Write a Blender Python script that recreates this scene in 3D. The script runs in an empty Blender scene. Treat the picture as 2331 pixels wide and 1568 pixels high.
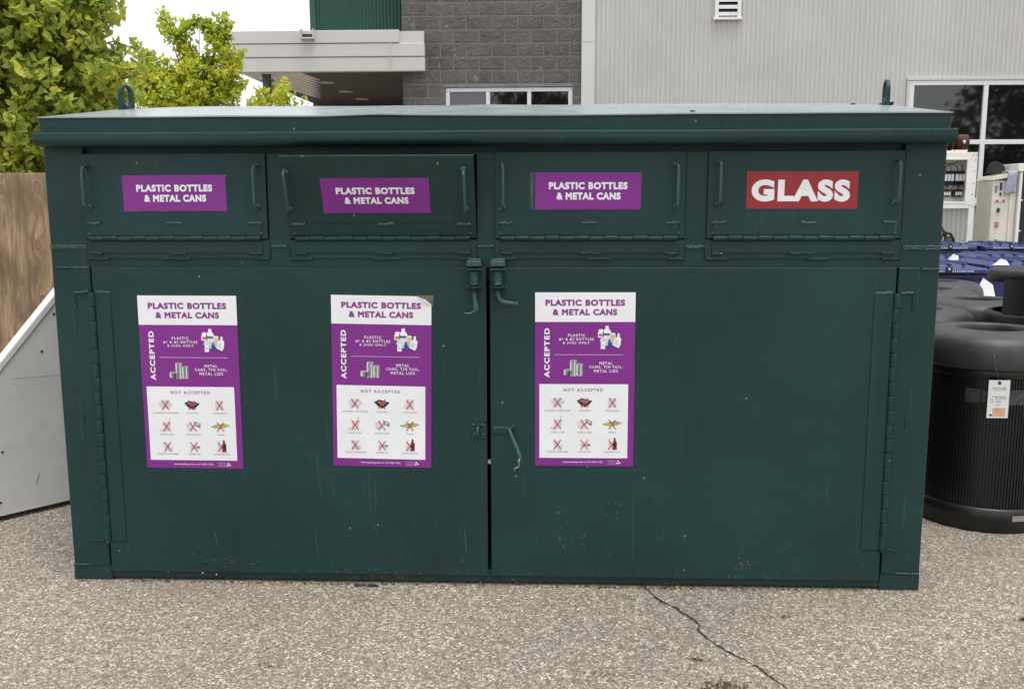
import bpy, bmesh, math, random
from mathutils import Vector, Matrix, noise
R = math.radians
random.seed(7)
S = bpy.context.scene
COL = S.collection

# ------------------------------------------------------------ camera
cd = bpy.data.cameras.new("camera")
cam = bpy.data.objects.new("camera", cd); COL.objects.link(cam)
cd.sensor_width = 36.0
cd.lens = 36.0 * 2150 / 2331
cd.clip_start = 0.05; cd.clip_end = 600
cam.location = (2.0478, -3.8222, 1.6203)
PITCH, YAW, ROLL = -0.15177, -0.03915, -0.00221
fw = Vector((math.sin(YAW)*math.cos(PITCH), math.cos(YAW)*math.cos(PITCH), math.sin(PITCH)))
rt = fw.cross(Vector((0, 0, 1))).normalized(); up = rt.cross(fw)
r2 = rt*math.cos(ROLL) + up*math.sin(ROLL); u2 = -rt*math.sin(ROLL) + up*math.cos(ROLL)
cam.rotation_euler = Matrix((r2, u2, -fw)).transposed().to_euler()
S.camera = cam

# ------------------------------------------------------------ light (bright overcast)
SUN_EL, SUN_AZ = 74, 150          # high, in front of the container, to the right
w = bpy.data.worlds.new("World"); S.world = w; w.use_nodes = True
nt = w.node_tree; nt.nodes.clear()
sky = nt.nodes.new('ShaderNodeTexSky'); sky.sky_type = 'NISHITA'; sky.sun_disc = False
sky.sun_elevation = R(SUN_EL); sky.sun_rotation = R(SUN_AZ)
sky.air_density = 1.0; sky.dust_density = 6.0; sky.ozone_density = 1.0
hs = nt.nodes.new('ShaderNodeHueSaturation'); hs.inputs['Saturation'].default_value = 0.10
mx = nt.nodes.new('ShaderNodeMix'); mx.data_type = 'RGBA'
mx.inputs[0].default_value = 0.6
mx.inputs[7].default_value = (9.6, 9.8, 10.2, 1)      # cloud deck
bg = nt.nodes.new('ShaderNodeBackground'); bg.inputs['Strength'].default_value = 0.105
wo = nt.nodes.new('ShaderNodeOutputWorld')
nt.links.new(sky.outputs[0], hs.inputs['Color']); nt.links.new(hs.outputs[0], mx.inputs[6])
nt.links.new(mx.outputs[2], bg.inputs[0]); nt.links.new(bg.outputs[0], wo.inputs[0])
sd = bpy.data.lights.new("sun", 'SUN'); sd.energy = 0.9; sd.angle = R(25); sd.color = (1, .97, .92)
so = bpy.data.objects.new("sun", sd); COL.objects.link(so)
az = R(SUN_AZ); el = R(SUN_EL)
so.rotation_euler = Vector((math.sin(az)*math.cos(el), math.cos(az)*math.cos(el), math.sin(el))).to_track_quat('Z', 'Y').to_euler()
S.view_settings.view_transform = 'Standard'; S.view_settings.look = 'None'
S.view_settings.exposure = 0.6; S.view_settings.gamma = 1.0

# ------------------------------------------------------------ materials
def srgb(r, g, b):
    f = lambda c: (c/255/12.92) if c/255 <= .04045 else ((c/255+.055)/1.055)**2.4
    return (f(r), f(g), f(b), 1)
def new_mat(name):
    m = bpy.data.materials.new(name); m.use_nodes = True
    n = m.node_tree; return m, n, n.nodes['Principled BSDF']
def node(n, t, **kw):
    x = n.nodes.new(t)
    for k, v in kw.items():
        if k in x.inputs: x.inputs[k].default_value = v
        else: setattr(x, k, v)
    return x
def ramp(n, fac, stops, interp='LINEAR'):
    x = n.nodes.new('ShaderNodeValToRGB'); x.color_ramp.interpolation = interp
    e = x.color_ramp.elements
    while len(e) < len(stops): e.new(0.5)
    for q, (p, c) in zip(e, stops):
        q.position = p; q.color = c if len(c) == 4 else (*c, 1)
    n.links.new(fac, x.inputs[0]); return x.outputs[0]
def g4(v): return (v, v, v, 1)
def mixc(n, fac, a, b, mode='MIX'):
    x = n.nodes.new('ShaderNodeMix'); x.data_type = 'RGBA'; x.blend_type = mode
    for i, v in ((0, fac), (6, a), (7, b)):
        if hasattr(v, 'node'): n.links.new(v, x.inputs[i])
        else: x.inputs[i].default_value = v
    return x.outputs[2]
def math_(n, op, a, b=0.0):
    x = n.nodes.new('ShaderNodeMath'); x.operation = op
    for i, v in ((0, a), (1, b)):
        if hasattr(v, 'node'): n.links.new(v, x.inputs[i])
        else: x.inputs[i].default_value = v
    return x.outputs[0]
def tex(n, kind, scale, vec, detail=3.0, rough=.5, **kw):
    x = n.nodes.new('ShaderNodeTex'+kind); x.inputs['Scale'].default_value = scale
    if kind == 'Noise':
        x.inputs['Detail'].default_value = detail; x.inputs['Roughness'].default_value = rough
    for k, v in kw.items(): setattr(x, k, v)
    n.links.new(vec, x.inputs['Vector']); return x
def obj_co(n, scale=(1, 1, 1)):
    tc = n.nodes.new('ShaderNodeTexCoord')
    mp = n.nodes.new('ShaderNodeMapping'); mp.inputs['Scale'].default_value = scale
    n.links.new(tc.outputs['Object'], mp.inputs['Vector']); return mp.outputs[0]
def bump(n, p, h, strength=.2, dist=.01):
    b = n.nodes.new('ShaderNodeBump'); b.inputs['Strength'].default_value = strength; b.inputs['Distance'].default_value = dist
    n.links.new(h, b.inputs['Height'])
    if p.inputs['Normal'].links: n.links.new(p.inputs['Normal'].links[0].from_socket, b.inputs['Normal'])
    n.links.new(b.outputs[0], p.inputs['Normal'])

def simple(name, col, rough=.5, metal=0.0, var=.12, scale=6, bstr=.05, bscale=80, spec=.5, dirt=None):
    m, n, p = new_mat(name); co = obj_co(n)
    a = tex(n, 'Noise', scale, co, 4, .6)
    d = tuple(c*(1-var*1.5) for c in col[:3])+(1,); l = tuple(min(1, c*(1+var)) for c in col[:3])+(1,)
    c = ramp(n, a.outputs[0], [(.3, d), (.7, l)])
    if dirt:
        t = tex(n, 'Noise', scale*2.3, co, 6, .7)
        f = ramp(n, t.outputs[0], [(.52, g4(0)), (.72, g4(1))])
        c = mixc(n, f, c, dirt)
    n.links.new(c, p.inputs['Base Color'])
    p.inputs['Roughness'].default_value = rough; p.inputs['Metallic'].default_value = metal
    p.inputs['Specular IOR Level'].default_value = spec
    if bstr: bump(n, p, tex(n, 'Noise', bscale, co, 2).outputs[0], bstr, .004)
    return m

def paint_mat(name, base, wear=1.0, low=True, rough=.42, flat=False):
    """thick brushed-on green enamel with chips, scuffs and road dirt"""
    m, n, p = new_mat(name); co = obj_co(n)
    b = base
    c = ramp(n, tex(n, 'Noise', 1.3, co, 5, .6).outputs[0], [(.3, tuple(x*.78 for x in b)), (.7, tuple(x*1.24 for x in b))])
    # vertical brush/rain streaks
    st = tex(n, 'Noise', 1.0, obj_co(n, (26, 26, .9)), 4, .65)
    c = mixc(n, math_(n, 'MULTIPLY', ramp(n, st.outputs[0], [(.60, g4(0)), (.74, g4(1))]), .07*wear), c, (.07, .13, .125, 1))
    # chips
    v = tex(n, 'Voronoi', 17, co)
    sep = n.nodes.new('ShaderNodeSeparateColor'); n.links.new(v.outputs['Color'], sep.inputs[0])
    chip = math_(n, 'MULTIPLY', math_(n, 'LESS_THAN', v.outputs['Distance'], .085), math_(n, 'GREATER_THAN', sep.outputs[0], 1-.11*wear))
    c = mixc(n, math_(n, 'MULTIPLY', chip, .7), c, (.20, .26, .25, 1))
    # diagonal scuffs
    tc = n.nodes.new('ShaderNodeTexCoord'); mp = n.nodes.new('ShaderNodeMapping')
    mp.inputs['Rotation'].default_value = (0, R(24), 0); mp.inputs['Scale'].default_value = (60, 60, 3.2)
    n.links.new(tc.outputs['Object'], mp.inputs[0])
    sc = tex(n, 'Noise', 1.0, mp.outputs[0], 2, .5)
    gate = ramp(n, tex(n, 'Noise', 2.1, co, 2).outputs[0], [(.55, g4(0)), (.66, g4(1))])
    c = mixc(n, math_(n, 'MULTIPLY', math_(n, 'MULTIPLY', ramp(n, sc.outputs[0], [(.66, g4(0)), (.70, g4(1))]), gate), .10*wear), c, (.14, .21, .2, 1))
    rgh = ramp(n, tex(n, 'Noise', 7, co, 5, .7).outputs[0], [(.3, g4(rough-.06)), (.7, g4(rough+.12))])
    if low:
        sx = n.nodes.new('ShaderNodeSeparateXYZ'); n.links.new(tc.outputs['Object'], sx.inputs[0])
        mr = n.nodes.new('ShaderNodeMapRange'); mr.inputs[1].default_value = .42; mr.inputs[2].default_value = 0.0
        n.links.new(sx.outputs[2], mr.inputs[0])
        sp = ramp(n, tex(n, 'Noise', 21, co, 6, .75).outputs[0], [(.60, g4(0)), (.69, g4(1))])
        f = math_(n, 'MULTIPLY', math_(n, 'MULTIPLY', mr.outputs[0], sp), .5)
        c = mixc(n, f, c, (.16, .145, .10, 1))
        mr2 = n.nodes.new('ShaderNodeMapRange'); mr2.inputs[1].default_value = .075; mr2.inputs[2].default_value = 0.0
        n.links.new(sx.outputs[2], mr2.inputs[0])
        rr = ramp(n, tex(n, 'Noise', 12, co, 6, .7).outputs[0], [(.42, g4(0)), (.6, g4(1))])
        c = mixc(n, math_(n, 'MULTIPLY', math_(n, 'MULTIPLY', mr2.outputs[0], rr), .45), c, (.050, .040, .030, 1))
    n.links.new(c, p.inputs['Base Color']); n.links.new(rgh, p.inputs['Roughness'])
    if not flat: p.inputs['Specular IOR Level'].default_value = .30
    if flat: return m
    bump(n, p, tex(n, 'Noise', 130, co, 3, .6).outputs[0], .10, .003)
    bump(n, p, tex(n, 'Noise', 2.4, co, 2).outputs[0], .12, .06)
    return m

GREEN = (.0098, .0400, .0390)
M = {}
M['green'] = paint_mat('green_enamel', (*GREEN, 1))
M['roof_sheen'] = paint_mat('chalky_roof_sky_sheen', (.27, .315, .32, 1), wear=.8, low=False, rough=.24, flat=True)  # chalky roof paint, its pale base also carrying painted-in sky sheen
M['green_old'] = paint_mat('green_brushed_weld', (.036, .088, .085, 1), wear=.5, low=False, rough=.36)
M['inside'] = simple('dark_interior_shade', (.012, .012, .012, 1), .8)  # near-black interiors, plus the painted shade under the base rail
M['rust'] = simple('rusty_steel', (.11, .042, .022, 1), .8, 0, .5, 30, .3, 90, dirt=(.05, .03, .03, 1))
M['bare'] = simple('bare_metal', (.55, .53, .48, 1), .5, .2, .2, 40)
M['purple'] = simple('purple_vinyl', (.215, .020, .255, 1), .38, 0, .05, 4, .02, 50)
M['red'] = simple('red_vinyl', (.30, .018, .021, 1), .40, 0, .05, 4, .02, 50)
M['white_print'] = simple('white_vinyl', (.85, .865, .89, 1), .40, 0, .03, 5, .02, 50)
M['print_purple'] = simple('purple_ink', (.235, .028, .26, 1), .45, 0, .02)
M['ink_grey'] = simple('grey_ink', (.13, .11, .16, 1), .5, 0, .05)
M['ink_light'] = simple('light_grey_ink', (.66, .67, .69, 1), .5, 0, .1, 60)
M['ink_mid'] = simple('mid_grey_ink', (.22, .23, .23, 1), .4, 0, .35, 50)
M['ink_black'] = simple('black_ink', (.02, .02, .022, 1), .5, 0, .2)
M['ink_red'] = simple('red_ink', (.56, .035, .045, 1), .5, 0, .05)
M['ink_green'] = simple('lime_ink', (.25, .47, .09, 1), .5, 0, .2, 40)
M['ink_blue'] = simple('blue_ink', (.03, .06, .35, 1), .5, 0, .2, 40)
M['ink_brown'] = simple('brown_bottle_ink', (.045, .018, .014, 1), .5, 0, .2, 40)
M['ink_orange'] = simple('orange_ink', (.5, .20, .10, 1), .5, 0, .2, 40)
M['ink_cream'] = simple('cream_ink', (.62, .58, .40, 1), .5, 0, .15, 40)
M['grime'] = simple('dried_mud', (.085, .085, .062, 1), .8, 0, .3, 60)
M['glue'] = simple('brown_adhesive', (.16, .13, .095, 1), .6, 0, .3, 30)
M['peach'] = simple('peach_sticker', (.72, .43, .29, 1), .5, 0, .03)
M['paper'] = simple('paper', (.78, .78, .78, 1), .7, 0, .04, 8)
M['offwhite'] = simple('off_white_panel', (.62, .615, .60, 1), .5, 0, .06, 2.2, .03, 40, dirt=(.54, .53, .51, 1))
M['white_trim'] = simple('white_trim', (.78, .78, .77, 1), .4, 0, .03)
M['screw'] = simple('dark_screw', (.05, .045, .04, 1), .5, .6)
M['siding'] = simple('light_grey_siding', (.56, .555, .53, 1), .42, 0, .05, .8, 0)
M['trim_grey'] = simple('light_grey_trim', (.64, .635, .61, 1), .42, 0, .04, .8, 0)
M['fascia'] = simple('fascia_grey', (.60, .588, .57, 1), .45, 0, .04, .7, 0)
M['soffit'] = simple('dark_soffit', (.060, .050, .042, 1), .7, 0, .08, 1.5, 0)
M['soffit_white'] = simple('white_soffit_board', (.88, .83, .80, 1), .5, 0, .04, 3, 0)
M['green_siding'] = simple('green_siding', (.016, .075, .052, 1), .4, 0, .07, 1.2, 0)
M['frame_white'] = simple('window_frame_white', (.72, .73, .76, 1), .35, 0, .02, 3, 0)
M['lens'] = simple('downlight_lens', (.62, .58, .50, 1), .3, 0, .05)
M['col'] = simple('column_grey', (.11, .11, .115, 1), .5, 0, .15, 3)
M['dark_metal'] = simple('dark_metal', (.03, .03, .028, 1), .5, .3)
M['cab_cream'] = simple('cream_enamel', (.73, .71, .61, 1), .4, 0, .05, 3, 0, dirt=(.60, .57, .48, 1))
M['cab_white'] = simple('cabinet_white', (.82, .81, .75, 1), .4, 0, .04, 3, 0)
M['panel_navy'] = simple('dark_navy_panel', (.016, .018, .026, 1), .35, 0, .1)
M['black_pl'] = simple('black_plastic', (.014, .014, .015, 1), .45, 0, .2, 12)
M['rubber'] = simple('grey_hose', (.10, .10, .098, 1), .6, 0, .2, 12)
M['cloth'] = simple('pale_cloth', (.36, .39, .47, 1), .9, 0, .15, 12)
M['cart'] = simple('navy_plastic', (.034, .052, .175, 1), .27, 0, .15, 5, .06, 90)
M['cart_txt'] = simple('hot_stamp', (.52, .56, .70, 1), .5, 0, .3, 60)
M['can_body'] = simple('black_ribbed_plastic', (.0075, .0075, .0082, 1), .38, 0, .25, 9, .05, 120)
M['can_lid'] = simple('charcoal_lid', (.036, .0345, .037, 1), .46, 0, .2, 14, .12, 260, spec=.6, dirt=(.052, .050, .051, 1))
M['hood'] = simple('black_hood_plastic', (.013, .0135, .015, 1), .42, 0, .15, 10, .08, 200)
M['tape'] = simple('grey_label_residue', (.055, .055, .055, 1), .5, 0, .5, 38)
M['silver'] = simple('silver_plate', (.45, .45, .46, 1), .3, .8)
M['bark'] = simple('grey_bark', (.12, .095, .07, 1), .9, 0, .3, 14, .5, 30)
M['bark_dark'] = simple('dark_twig', (.05, .038, .026, 1), .9, 0, .3, 14)

def glass_mat(name, base, ior=1.9):
    m, n, p = new_mat(name)
    p.inputs['Base Color'].default_value = (*base, 1); p.inputs['Roughness'].default_value = .03
    p.inputs['IOR'].default_value = ior
    bump(n, p, tex(n, 'Noise', 1.1, obj_co(n), 2).outputs[0], .05, .02)
    return m
M['glass'] = glass_mat('tinted_glass', (.006, .006, .007))
M['glass_blind'] = glass_mat('tinted_glass_over_blind', (.045, .050, .062))

def wood_mat():
    m, n, p = new_mat('treated_pine')
    tc = n.nodes.new('ShaderNodeTexCoord'); sx = n.nodes.new('ShaderNodeSeparateXYZ'); n.links.new(tc.outputs['Object'], sx.inputs[0])
    wob = tex(n, 'Noise', 5.5, obj_co(n), 4, .6)
    dmin = None
    for kx, kz, rx, rz_ in ((1.01, 1.700, .026, .050), (.79, 1.69, .022, .038), (.988, 1.36, .024, .040), (.993, 1.02, .034, .070), (.84, .81, .025, .04), (.45, 1.2, .03, .05), (.2, 1.6, .03, .05), (-.4, 1.3, .03, .05), (.6, .5, .03, .05)):
        a = math_(n, 'POWER', math_(n, 'DIVIDE', math_(n, 'SUBTRACT', sx.outputs[0], kx), rx), 2.0); b = math_(n, 'POWER', math_(n, 'DIVIDE', math_(n, 'SUBTRACT', sx.outputs[2], kz), rz_), 2.0)
        d = math_(n, 'SQRT', math_(n, 'ADD', a, b)); dmin = d if dmin is None else math_(n, 'MINIMUM', dmin, d)
    dk = math_(n, 'ADD', dmin, math_(n, 'MULTIPLY', math_(n, 'SUBTRACT', wob.outputs[0], .5), 1.1))
    # growth rings bend round the knots
    push = math_(n, 'DIVIDE', 1.0, math_(n, 'ADD', 1.0, math_(n, 'MULTIPLY', dk, dk)))
    cb = n.nodes.new('ShaderNodeCombineXYZ')
    n.links.new(math_(n, 'ADD', sx.outputs[0], math_(n, 'MULTIPLY', push, .10)), cb.inputs[0]); n.links.new(math_(n, 'MULTIPLY', sx.outputs[2], .085), cb.inputs[2])
    gr = tex(n, 'Noise', 34, cb.outputs[0], 4, .6)
    c = ramp(n, gr.outputs[0], [(.30, (.18, .104, .052, 1)), (.46, (.33, .22, .125, 1)), (.62, (.46, .33, .20, 1)), (.75, (.56, .42, .28, 1))])
    fine = tex(n, 'Noise', 1.0, obj_co(n, (160, 1, 7)), 3, .6)
    c = mixc(n, 1.0, c, ramp(n, fine.outputs[0], [(.35, g4(.78)), (.65, g4(1.1))]), 'MULTIPLY')
    big = tex(n, 'Noise', 5.0, obj_co(n, (1, 1, .45)), 4, .6)
    c = mixc(n, ramp(n, big.outputs[0], [(.46, g4(0)), (.62, g4(.75))]), c, (.14, .095, .06, 1))
    c = mixc(n, ramp(n, dk, [(.55, g4(1)), (1.0, g4(0))]), c, ramp(n, dk, [(0, (.24, .14, .085, 1)), (.45, (.30, .18, .11, 1)), (.62, (.10, .055, .032, 1)), (.8, (.36, .25, .17, 1)), (1, (.40, .30, .21, 1))]))
    n.links.new(c, p.inputs['Base Color']); p.inputs['Roughness'].default_value = .8
    bump(n, p, gr.outputs[0], .3, .004)
    return m
M['wood'] = wood_mat()

def block_mat():
    m, n, p = new_mat('split_face_block'); co = obj_co(n)
    a = tex(n, 'Noise', 5, co, 6, .7)
    c = ramp(n, a.outputs[0], [(.3, (.085, .080, .076, 1)), (.7, (.150, .143, .137, 1))])
    ri = n.nodes.new('ShaderNodeNewGeometry')
    c = mixc(n, .22, c, ramp(n, ri.outputs['Random Per Island'], [(0, (.085, .08, .077, 1)), (1, (.17, .163, .158, 1))]))
    n.links.new(c, p.inputs['Base Color']); p.inputs['Roughness'].default_value = .9
    bump(n, p, tex(n, 'Noise', 26, co, 5, .65).outputs[0], .8, .02)
    return m
M['block'] = block_mat()
M['mortar'] = simple('mortar', (.215, .21, .20, 1), .9, 0, .1, 6)

def asphalt_mat():
    m, n, p = new_mat('weathered_asphalt'); co = obj_co(n)
    # warp so the stones are not round cells
    wn = tex(n, 'Noise', 40, co, 2)
    x = n.nodes.new('ShaderNodeVectorMath'); x.operation = 'MULTIPLY_ADD'; x.inputs[1].default_value = (.012, .012, 0)
    n.links.new(wn.outputs['Color'], x.inputs[0]); n.links.new(co, x.inputs[2])
    v = tex(n, 'Voronoi', 108, x.outputs[0]); v2 = tex(n, 'Voronoi', 170, x.outputs[0])
    sep = n.nodes.new('ShaderNodeSeparateColor'); n.links.new(v.outputs['Color'], sep.inputs[0])
    sep2 = n.nodes.new('ShaderNodeSeparateColor'); n.links.new(v2.outputs['Color'], sep2.inputs[0])
    st = [(0, (.115, .092, .068, 1)), (.2, (.235, .197, .152, 1)), (.5, (.370, .323, .258, 1)), (.76, (.51, .460, .378, 1)), (1, (.86, .80, .69, 1))]
    ca = ramp(n, sep.outputs[0], st); cb = ramp(n, sep2.outputs[0], st)
    c = mixc(n, .24, ca, cb)
    # gaps between stones, filled with dark binder
    e = tex(n, 'Voronoi', 108, x.outputs[0], feature='DISTANCE_TO_EDGE')
    gap = ramp(n, e.outputs['Distance'], [(.01, g4(.85)), (.16, g4(0))])
    c = mixc(n, gap, c, (.125, .105, .08, 1))
    pit = ramp(n, tex(n, 'Noise', 33, co, 3, .6).outputs[0], [(.62, g4(0)), (.74, g4(.65))])
    c = mixc(n, pit, c, (.10, .08, .062, 1))
    big = tex(n, 'Noise', .9, co, 4, .6)
    c = mixc(n, 1.0, c, ramp(n, big.outputs[0], [(.3, (.84, .84, .86, 1)), (.7, (1.10, 1.06, 1.02, 1))]), 'MULTIPLY')
    # rusty tannin stains
    s2 = tex(n, 'Noise', 3.1, co, 5, .6)
    c = mixc(n, ramp(n, s2.outputs[0], [(.60, g4(0)), (.76, g4(.55))]), c, (.26, .16, .10, 1))
    n.links.new(c, p.inputs['Base Color']); p.inputs['Roughness'].default_value = .85
    bump(n, p, e.outputs['Distance'], .55, .006)
    bump(n, p, tex(n, 'Noise', 33, co, 3).outputs[0], .25, .01)
    return m
M['asphalt'] = asphalt_mat()
M['crack'] = simple('crack_fill', (.035, .030, .025, 1), .95, 0, .4, 60, .4, 90)

def leaf_mat(name, stops, trans=.45):
    m, n, p = new_mat(name)
    gi = n.nodes.new('ShaderNodeNewGeometry')
    c = ramp(n, gi.outputs['Random Per Island'], stops)
    big = tex(n, 'Noise', 1.7, obj_co(n), 2)
    c = mixc(n, 1.0, c, ramp(n, big.outputs[0], [(.35, (.82, .90, .9, 1)), (.65, (1.12, 1.05, 1.0, 1))]), 'MULTIPLY')
    n.links.new(c, p.inputs['Base Color']); p.inputs['Roughness'].default_value = .5
    tr = n.nodes.new('ShaderNodeBsdfTranslucent'); n.links.new(c, tr.inputs[0])
    ms = n.nodes.new('ShaderNodeMixShader'); ms.inputs[0].default_value = trans
    n.links.new(p.outputs[0], ms.inputs[1]); n.links.new(tr.outputs[0], ms.inputs[2])
    n.links.new(ms.outputs[0], n.nodes['Material Output'].inputs[0])
    return m
M['leaf_green'] = leaf_mat('ginkgo_leaf_green', [(0, (.30, .38, .07, 1)), (.45, (.47, .55, .10, 1)), (.88, (.64, .67, .12, 1)), (1, (.80, .70, .09, 1))], .55)
M['leaf_yellow'] = leaf_mat('ginkgo_leaf_yellow', [(0, (.36, .47, .05, 1)), (.5, (.54, .63, .07, 1)), (.85, (.72, .72, .08, 1)), (1, (.80, .68, .07, 1))], .5)
M['leaf_dark'] = leaf_mat('dark_leaf', [(0, (.025, .045, .012, 1)), (1, (.09, .085, .02, 1))], .3)
M['litter'] = leaf_mat('dry_leaf_bits', [(0, (.03, .018, .011, 1)), (.45, (.075, .04, .02, 1)), (.82, (.14, .09, .045, 1)), (.95, (.32, .25, .15, 1)), (1, (.50, .45, .12, 1))], .05)

# ------------------------------------------------------------ mesh builder
class MB:
    def __init__(s): s.v = []; s.f = []; s.m = []; s.sm = []
    def add(s, vs, fs, mi=0, sm=False):
        o = len(s.v); s.v += [tuple(a) for a in vs]
        for f in fs: s.f.append([o+i for i in f]); s.m.append(mi); s.sm.append(sm)
        return s
    def box(s, x0, x1, y0, y1, z0, z1, mi=0, bev=0.0):
        if bev > 0:
            bm = bmesh.new(); r = bmesh.ops.create_cube(bm, size=1)
            for v in bm.verts: v.co = ((x0+x1)/2+v.co.x*(x1-x0), (y0+y1)/2+v.co.y*(y1-y0), (z0+z1)/2+v.co.z*(z1-z0))
            bmesh.ops.bevel(bm, geom=bm.edges[:], offset=bev, segments=1, affect='EDGES', clamp_overlap=True)
            bm.verts.index_update()
            s.add([v.co[:] for v in bm.verts], [[v.index for v in f.verts] for f in bm.faces], mi); bm.free(); return s
        vs = [(x, y, z) for z in (z0, z1) for y in (y0, y1) for x in (x0, x1)]
        return s.add(vs, [(0, 2, 3, 1), (4, 5, 7, 6), (0, 1, 5, 4), (2, 6, 7, 3), (0, 4, 6, 2), (1, 3, 7, 5)], mi)
    def tube(s, pts, r, n=8, mi=0, caps=True, sm=True):
        pts = [Vector(p) for p in pts]; k = len(pts)
        rs = r if isinstance(r, (list, tuple)) else [r]*k
        vs = []; prev = None
        for i, p in enumerate(pts):
            d = (pts[min(i+1, k-1)]-pts[max(i-1, 0)]).normalized()
            if prev is None:
                a = Vector((0, 0, 1)) if abs(d.z) < .9 else Vector((1, 0, 0)); u = d.cross(a).normalized()
            else:
                u = (prev-d*prev.dot(d)).normalized()
            prev = u; w_ = d.cross(u)
            for j in range(n):
                t = 2*math.pi*j/n; vs.append(p+(u*math.cos(t)+w_*math.sin(t))*rs[i])
        fs = [(i*n+j, i*n+(j+1) % n, (i+1)*n+(j+1) % n, (i+1)*n+j) for i in range(k-1) for j in range(n)]
        s.add(vs, fs, mi, sm)
        if caps:
            o = len(s.v)-k*n
            s.f.append([o+j for j in range(n)][::-1]); s.m.append(mi); s.sm.append(False)
            s.f.append([o+(k-1)*n+j for j in range(n)]); s.m.append(mi); s.sm.append(False)
        return s
    def lathe(s, prof, cx, cy, n=48, mi=0, sm=True, a0=0, a1=2*math.pi):
        full = abs(a1-a0-2*math.pi) < 1e-6; c = n if full else n+1
        vs = [(cx+r*math.cos(a0+(a1-a0)*j/n), cy+r*math.sin(a0+(a1-a0)*j/n), z) for r, z in prof for j in range(c)]
        fs = []
        for i in range(len(prof)-1):
            for j in range(n):
                j2 = (j+1) % c; fs.append((i*c+j, i*c+j2, (i+1)*c+j2, (i+1)*c+j))
        return s.add(vs, fs, mi, sm)
    def poly(s, pts, y, mi=0):            # flat polygon in the x-z plane facing -y
        return s.add([(x, y, z) for x, z in pts], [list(range(len(pts)))], mi)
    def prism(s, pts, y0, y1, mi=0):      # x-z polygon with thickness
        n = len(pts)
        vs = [(x, y0, z) for x, z in pts]+[(x, y1, z) for x, z in pts]
        return s.add(vs, [list(range(n)), list(range(2*n-1, n-1, -1))]+[(i, i+n, (i+1) % n+n, (i+1) % n) for i in range(n)], mi)
    def profile_x(s, prof, x0, x1, nx=1, mi=0, sm=False, closed=True, wob=None):   # y-z profile swept along x
        k = len(prof); vs = []
        for i in range(nx+1):
            x = x0+(x1-x0)*i/nx
            for (y, z) in prof:
                d = wob(x, y, z) if wob else (0, 0); vs.append((x, y+d[0], z+d[1]))
        e = k if closed else k-1
        fs = [(i*k+j, i*k+(j+1) % k, (i+1)*k+(j+1) % k, (i+1)*k+j) for i in range(nx) for j in range(e)]
        s.add(vs, fs, mi, sm)
        if closed:
            o = len(s.v)-len(vs)
            for q in ([o+j for j in range(k)], [o+nx*k+j for j in range(k)][::-1]): s.f.append(q); s.m.append(mi); s.sm.append(False)
        return s
    def ball(s, c, r, mi=0, seg=8, rings=5, sc=(1, 1, 1)):
        vs = [(c[0]+r*sc[0]*math.sin(math.pi*i/rings)*math.cos(2*math.pi*j/seg), c[1]+r*sc[1]*math.sin(math.pi*i/rings)*math.sin(2*math.pi*j/seg), c[2]+r*sc[2]*math.cos(math.pi*i/rings)) for i in range(rings+1) for j in range(seg)]
        return s.add(vs, [(i*seg+j, i*seg+(j+1) % seg, (i+1)*seg+(j+1) % seg, (i+1)*seg+j) for i in range(rings) for j in range(seg)], mi, True)
    def bead(s, p0, p1, r=.005, mi=0, step=.008):     # lumpy weld bead
        p0, p1 = Vector(p0), Vector(p1); L = (p1-p0).length; k = max(3, int(L/step))
        pts = []; rs = []
        for i in range(k+1):
            q = p0.lerp(p1, i/k); j = r*.45
            pts.append(q+Vector((random.uniform(-j, j), 0, random.uniform(-j, j)))); rs.append(r*random.uniform(.7, 1.25))
        return s.tube(pts, rs, 6, mi)
    def xf(s, mat, start=0):
        for i in range(start, len(s.v)): s.v[i] = tuple(mat @ Vector(s.v[i]))
        return s
    def build(s, name, mats, parent=None, origin=None, **props):
        o3 = Vector(origin) if origin is not None else (root_loc(parent) if parent else Vector((0, 0, 0)))
        me = bpy.data.meshes.new(name)
        me.from_pydata([(a-o3.x, b-o3.y, c-o3.z) for a, b, c in s.v], [], s.f)
        for q in (mats if isinstance(mats, list) else [mats]): me.materials.append(q)
        me.polygons.foreach_set('material_index', s.m); me.polygons.foreach_set('use_smooth', s.sm); me.update()
        ob = bpy.data.objects.new(name, me); COL.objects.link(ob)
        if parent: ob.parent = parent
        else: ob.location = o3
        for k, v in props.items(): ob[k] = v
        return ob
def root_loc(o):
    while o.parent: o = o.parent
    return o.location.copy()
def thing(name, label, cat, loc, group=None):
    e = bpy.data.objects.new(name, None); COL.objects.link(e); e.location = loc; e.empty_display_size = .2
    e['label'] = label; e['category'] = cat
    if group: e['group'] = group
    return e
def dup(root, loc, rz=0, label=None):
    r = root.copy(); COL.objects.link(r); r.location = loc; r.rotation_euler = (0, 0, rz)
    if label: r['label'] = label
    def kids(a, b):
        for ch in list(a.children):
            c = ch.copy(); COL.objects.link(c); c.parent = b; kids(ch, c)
    kids(root, r); return r

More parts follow.
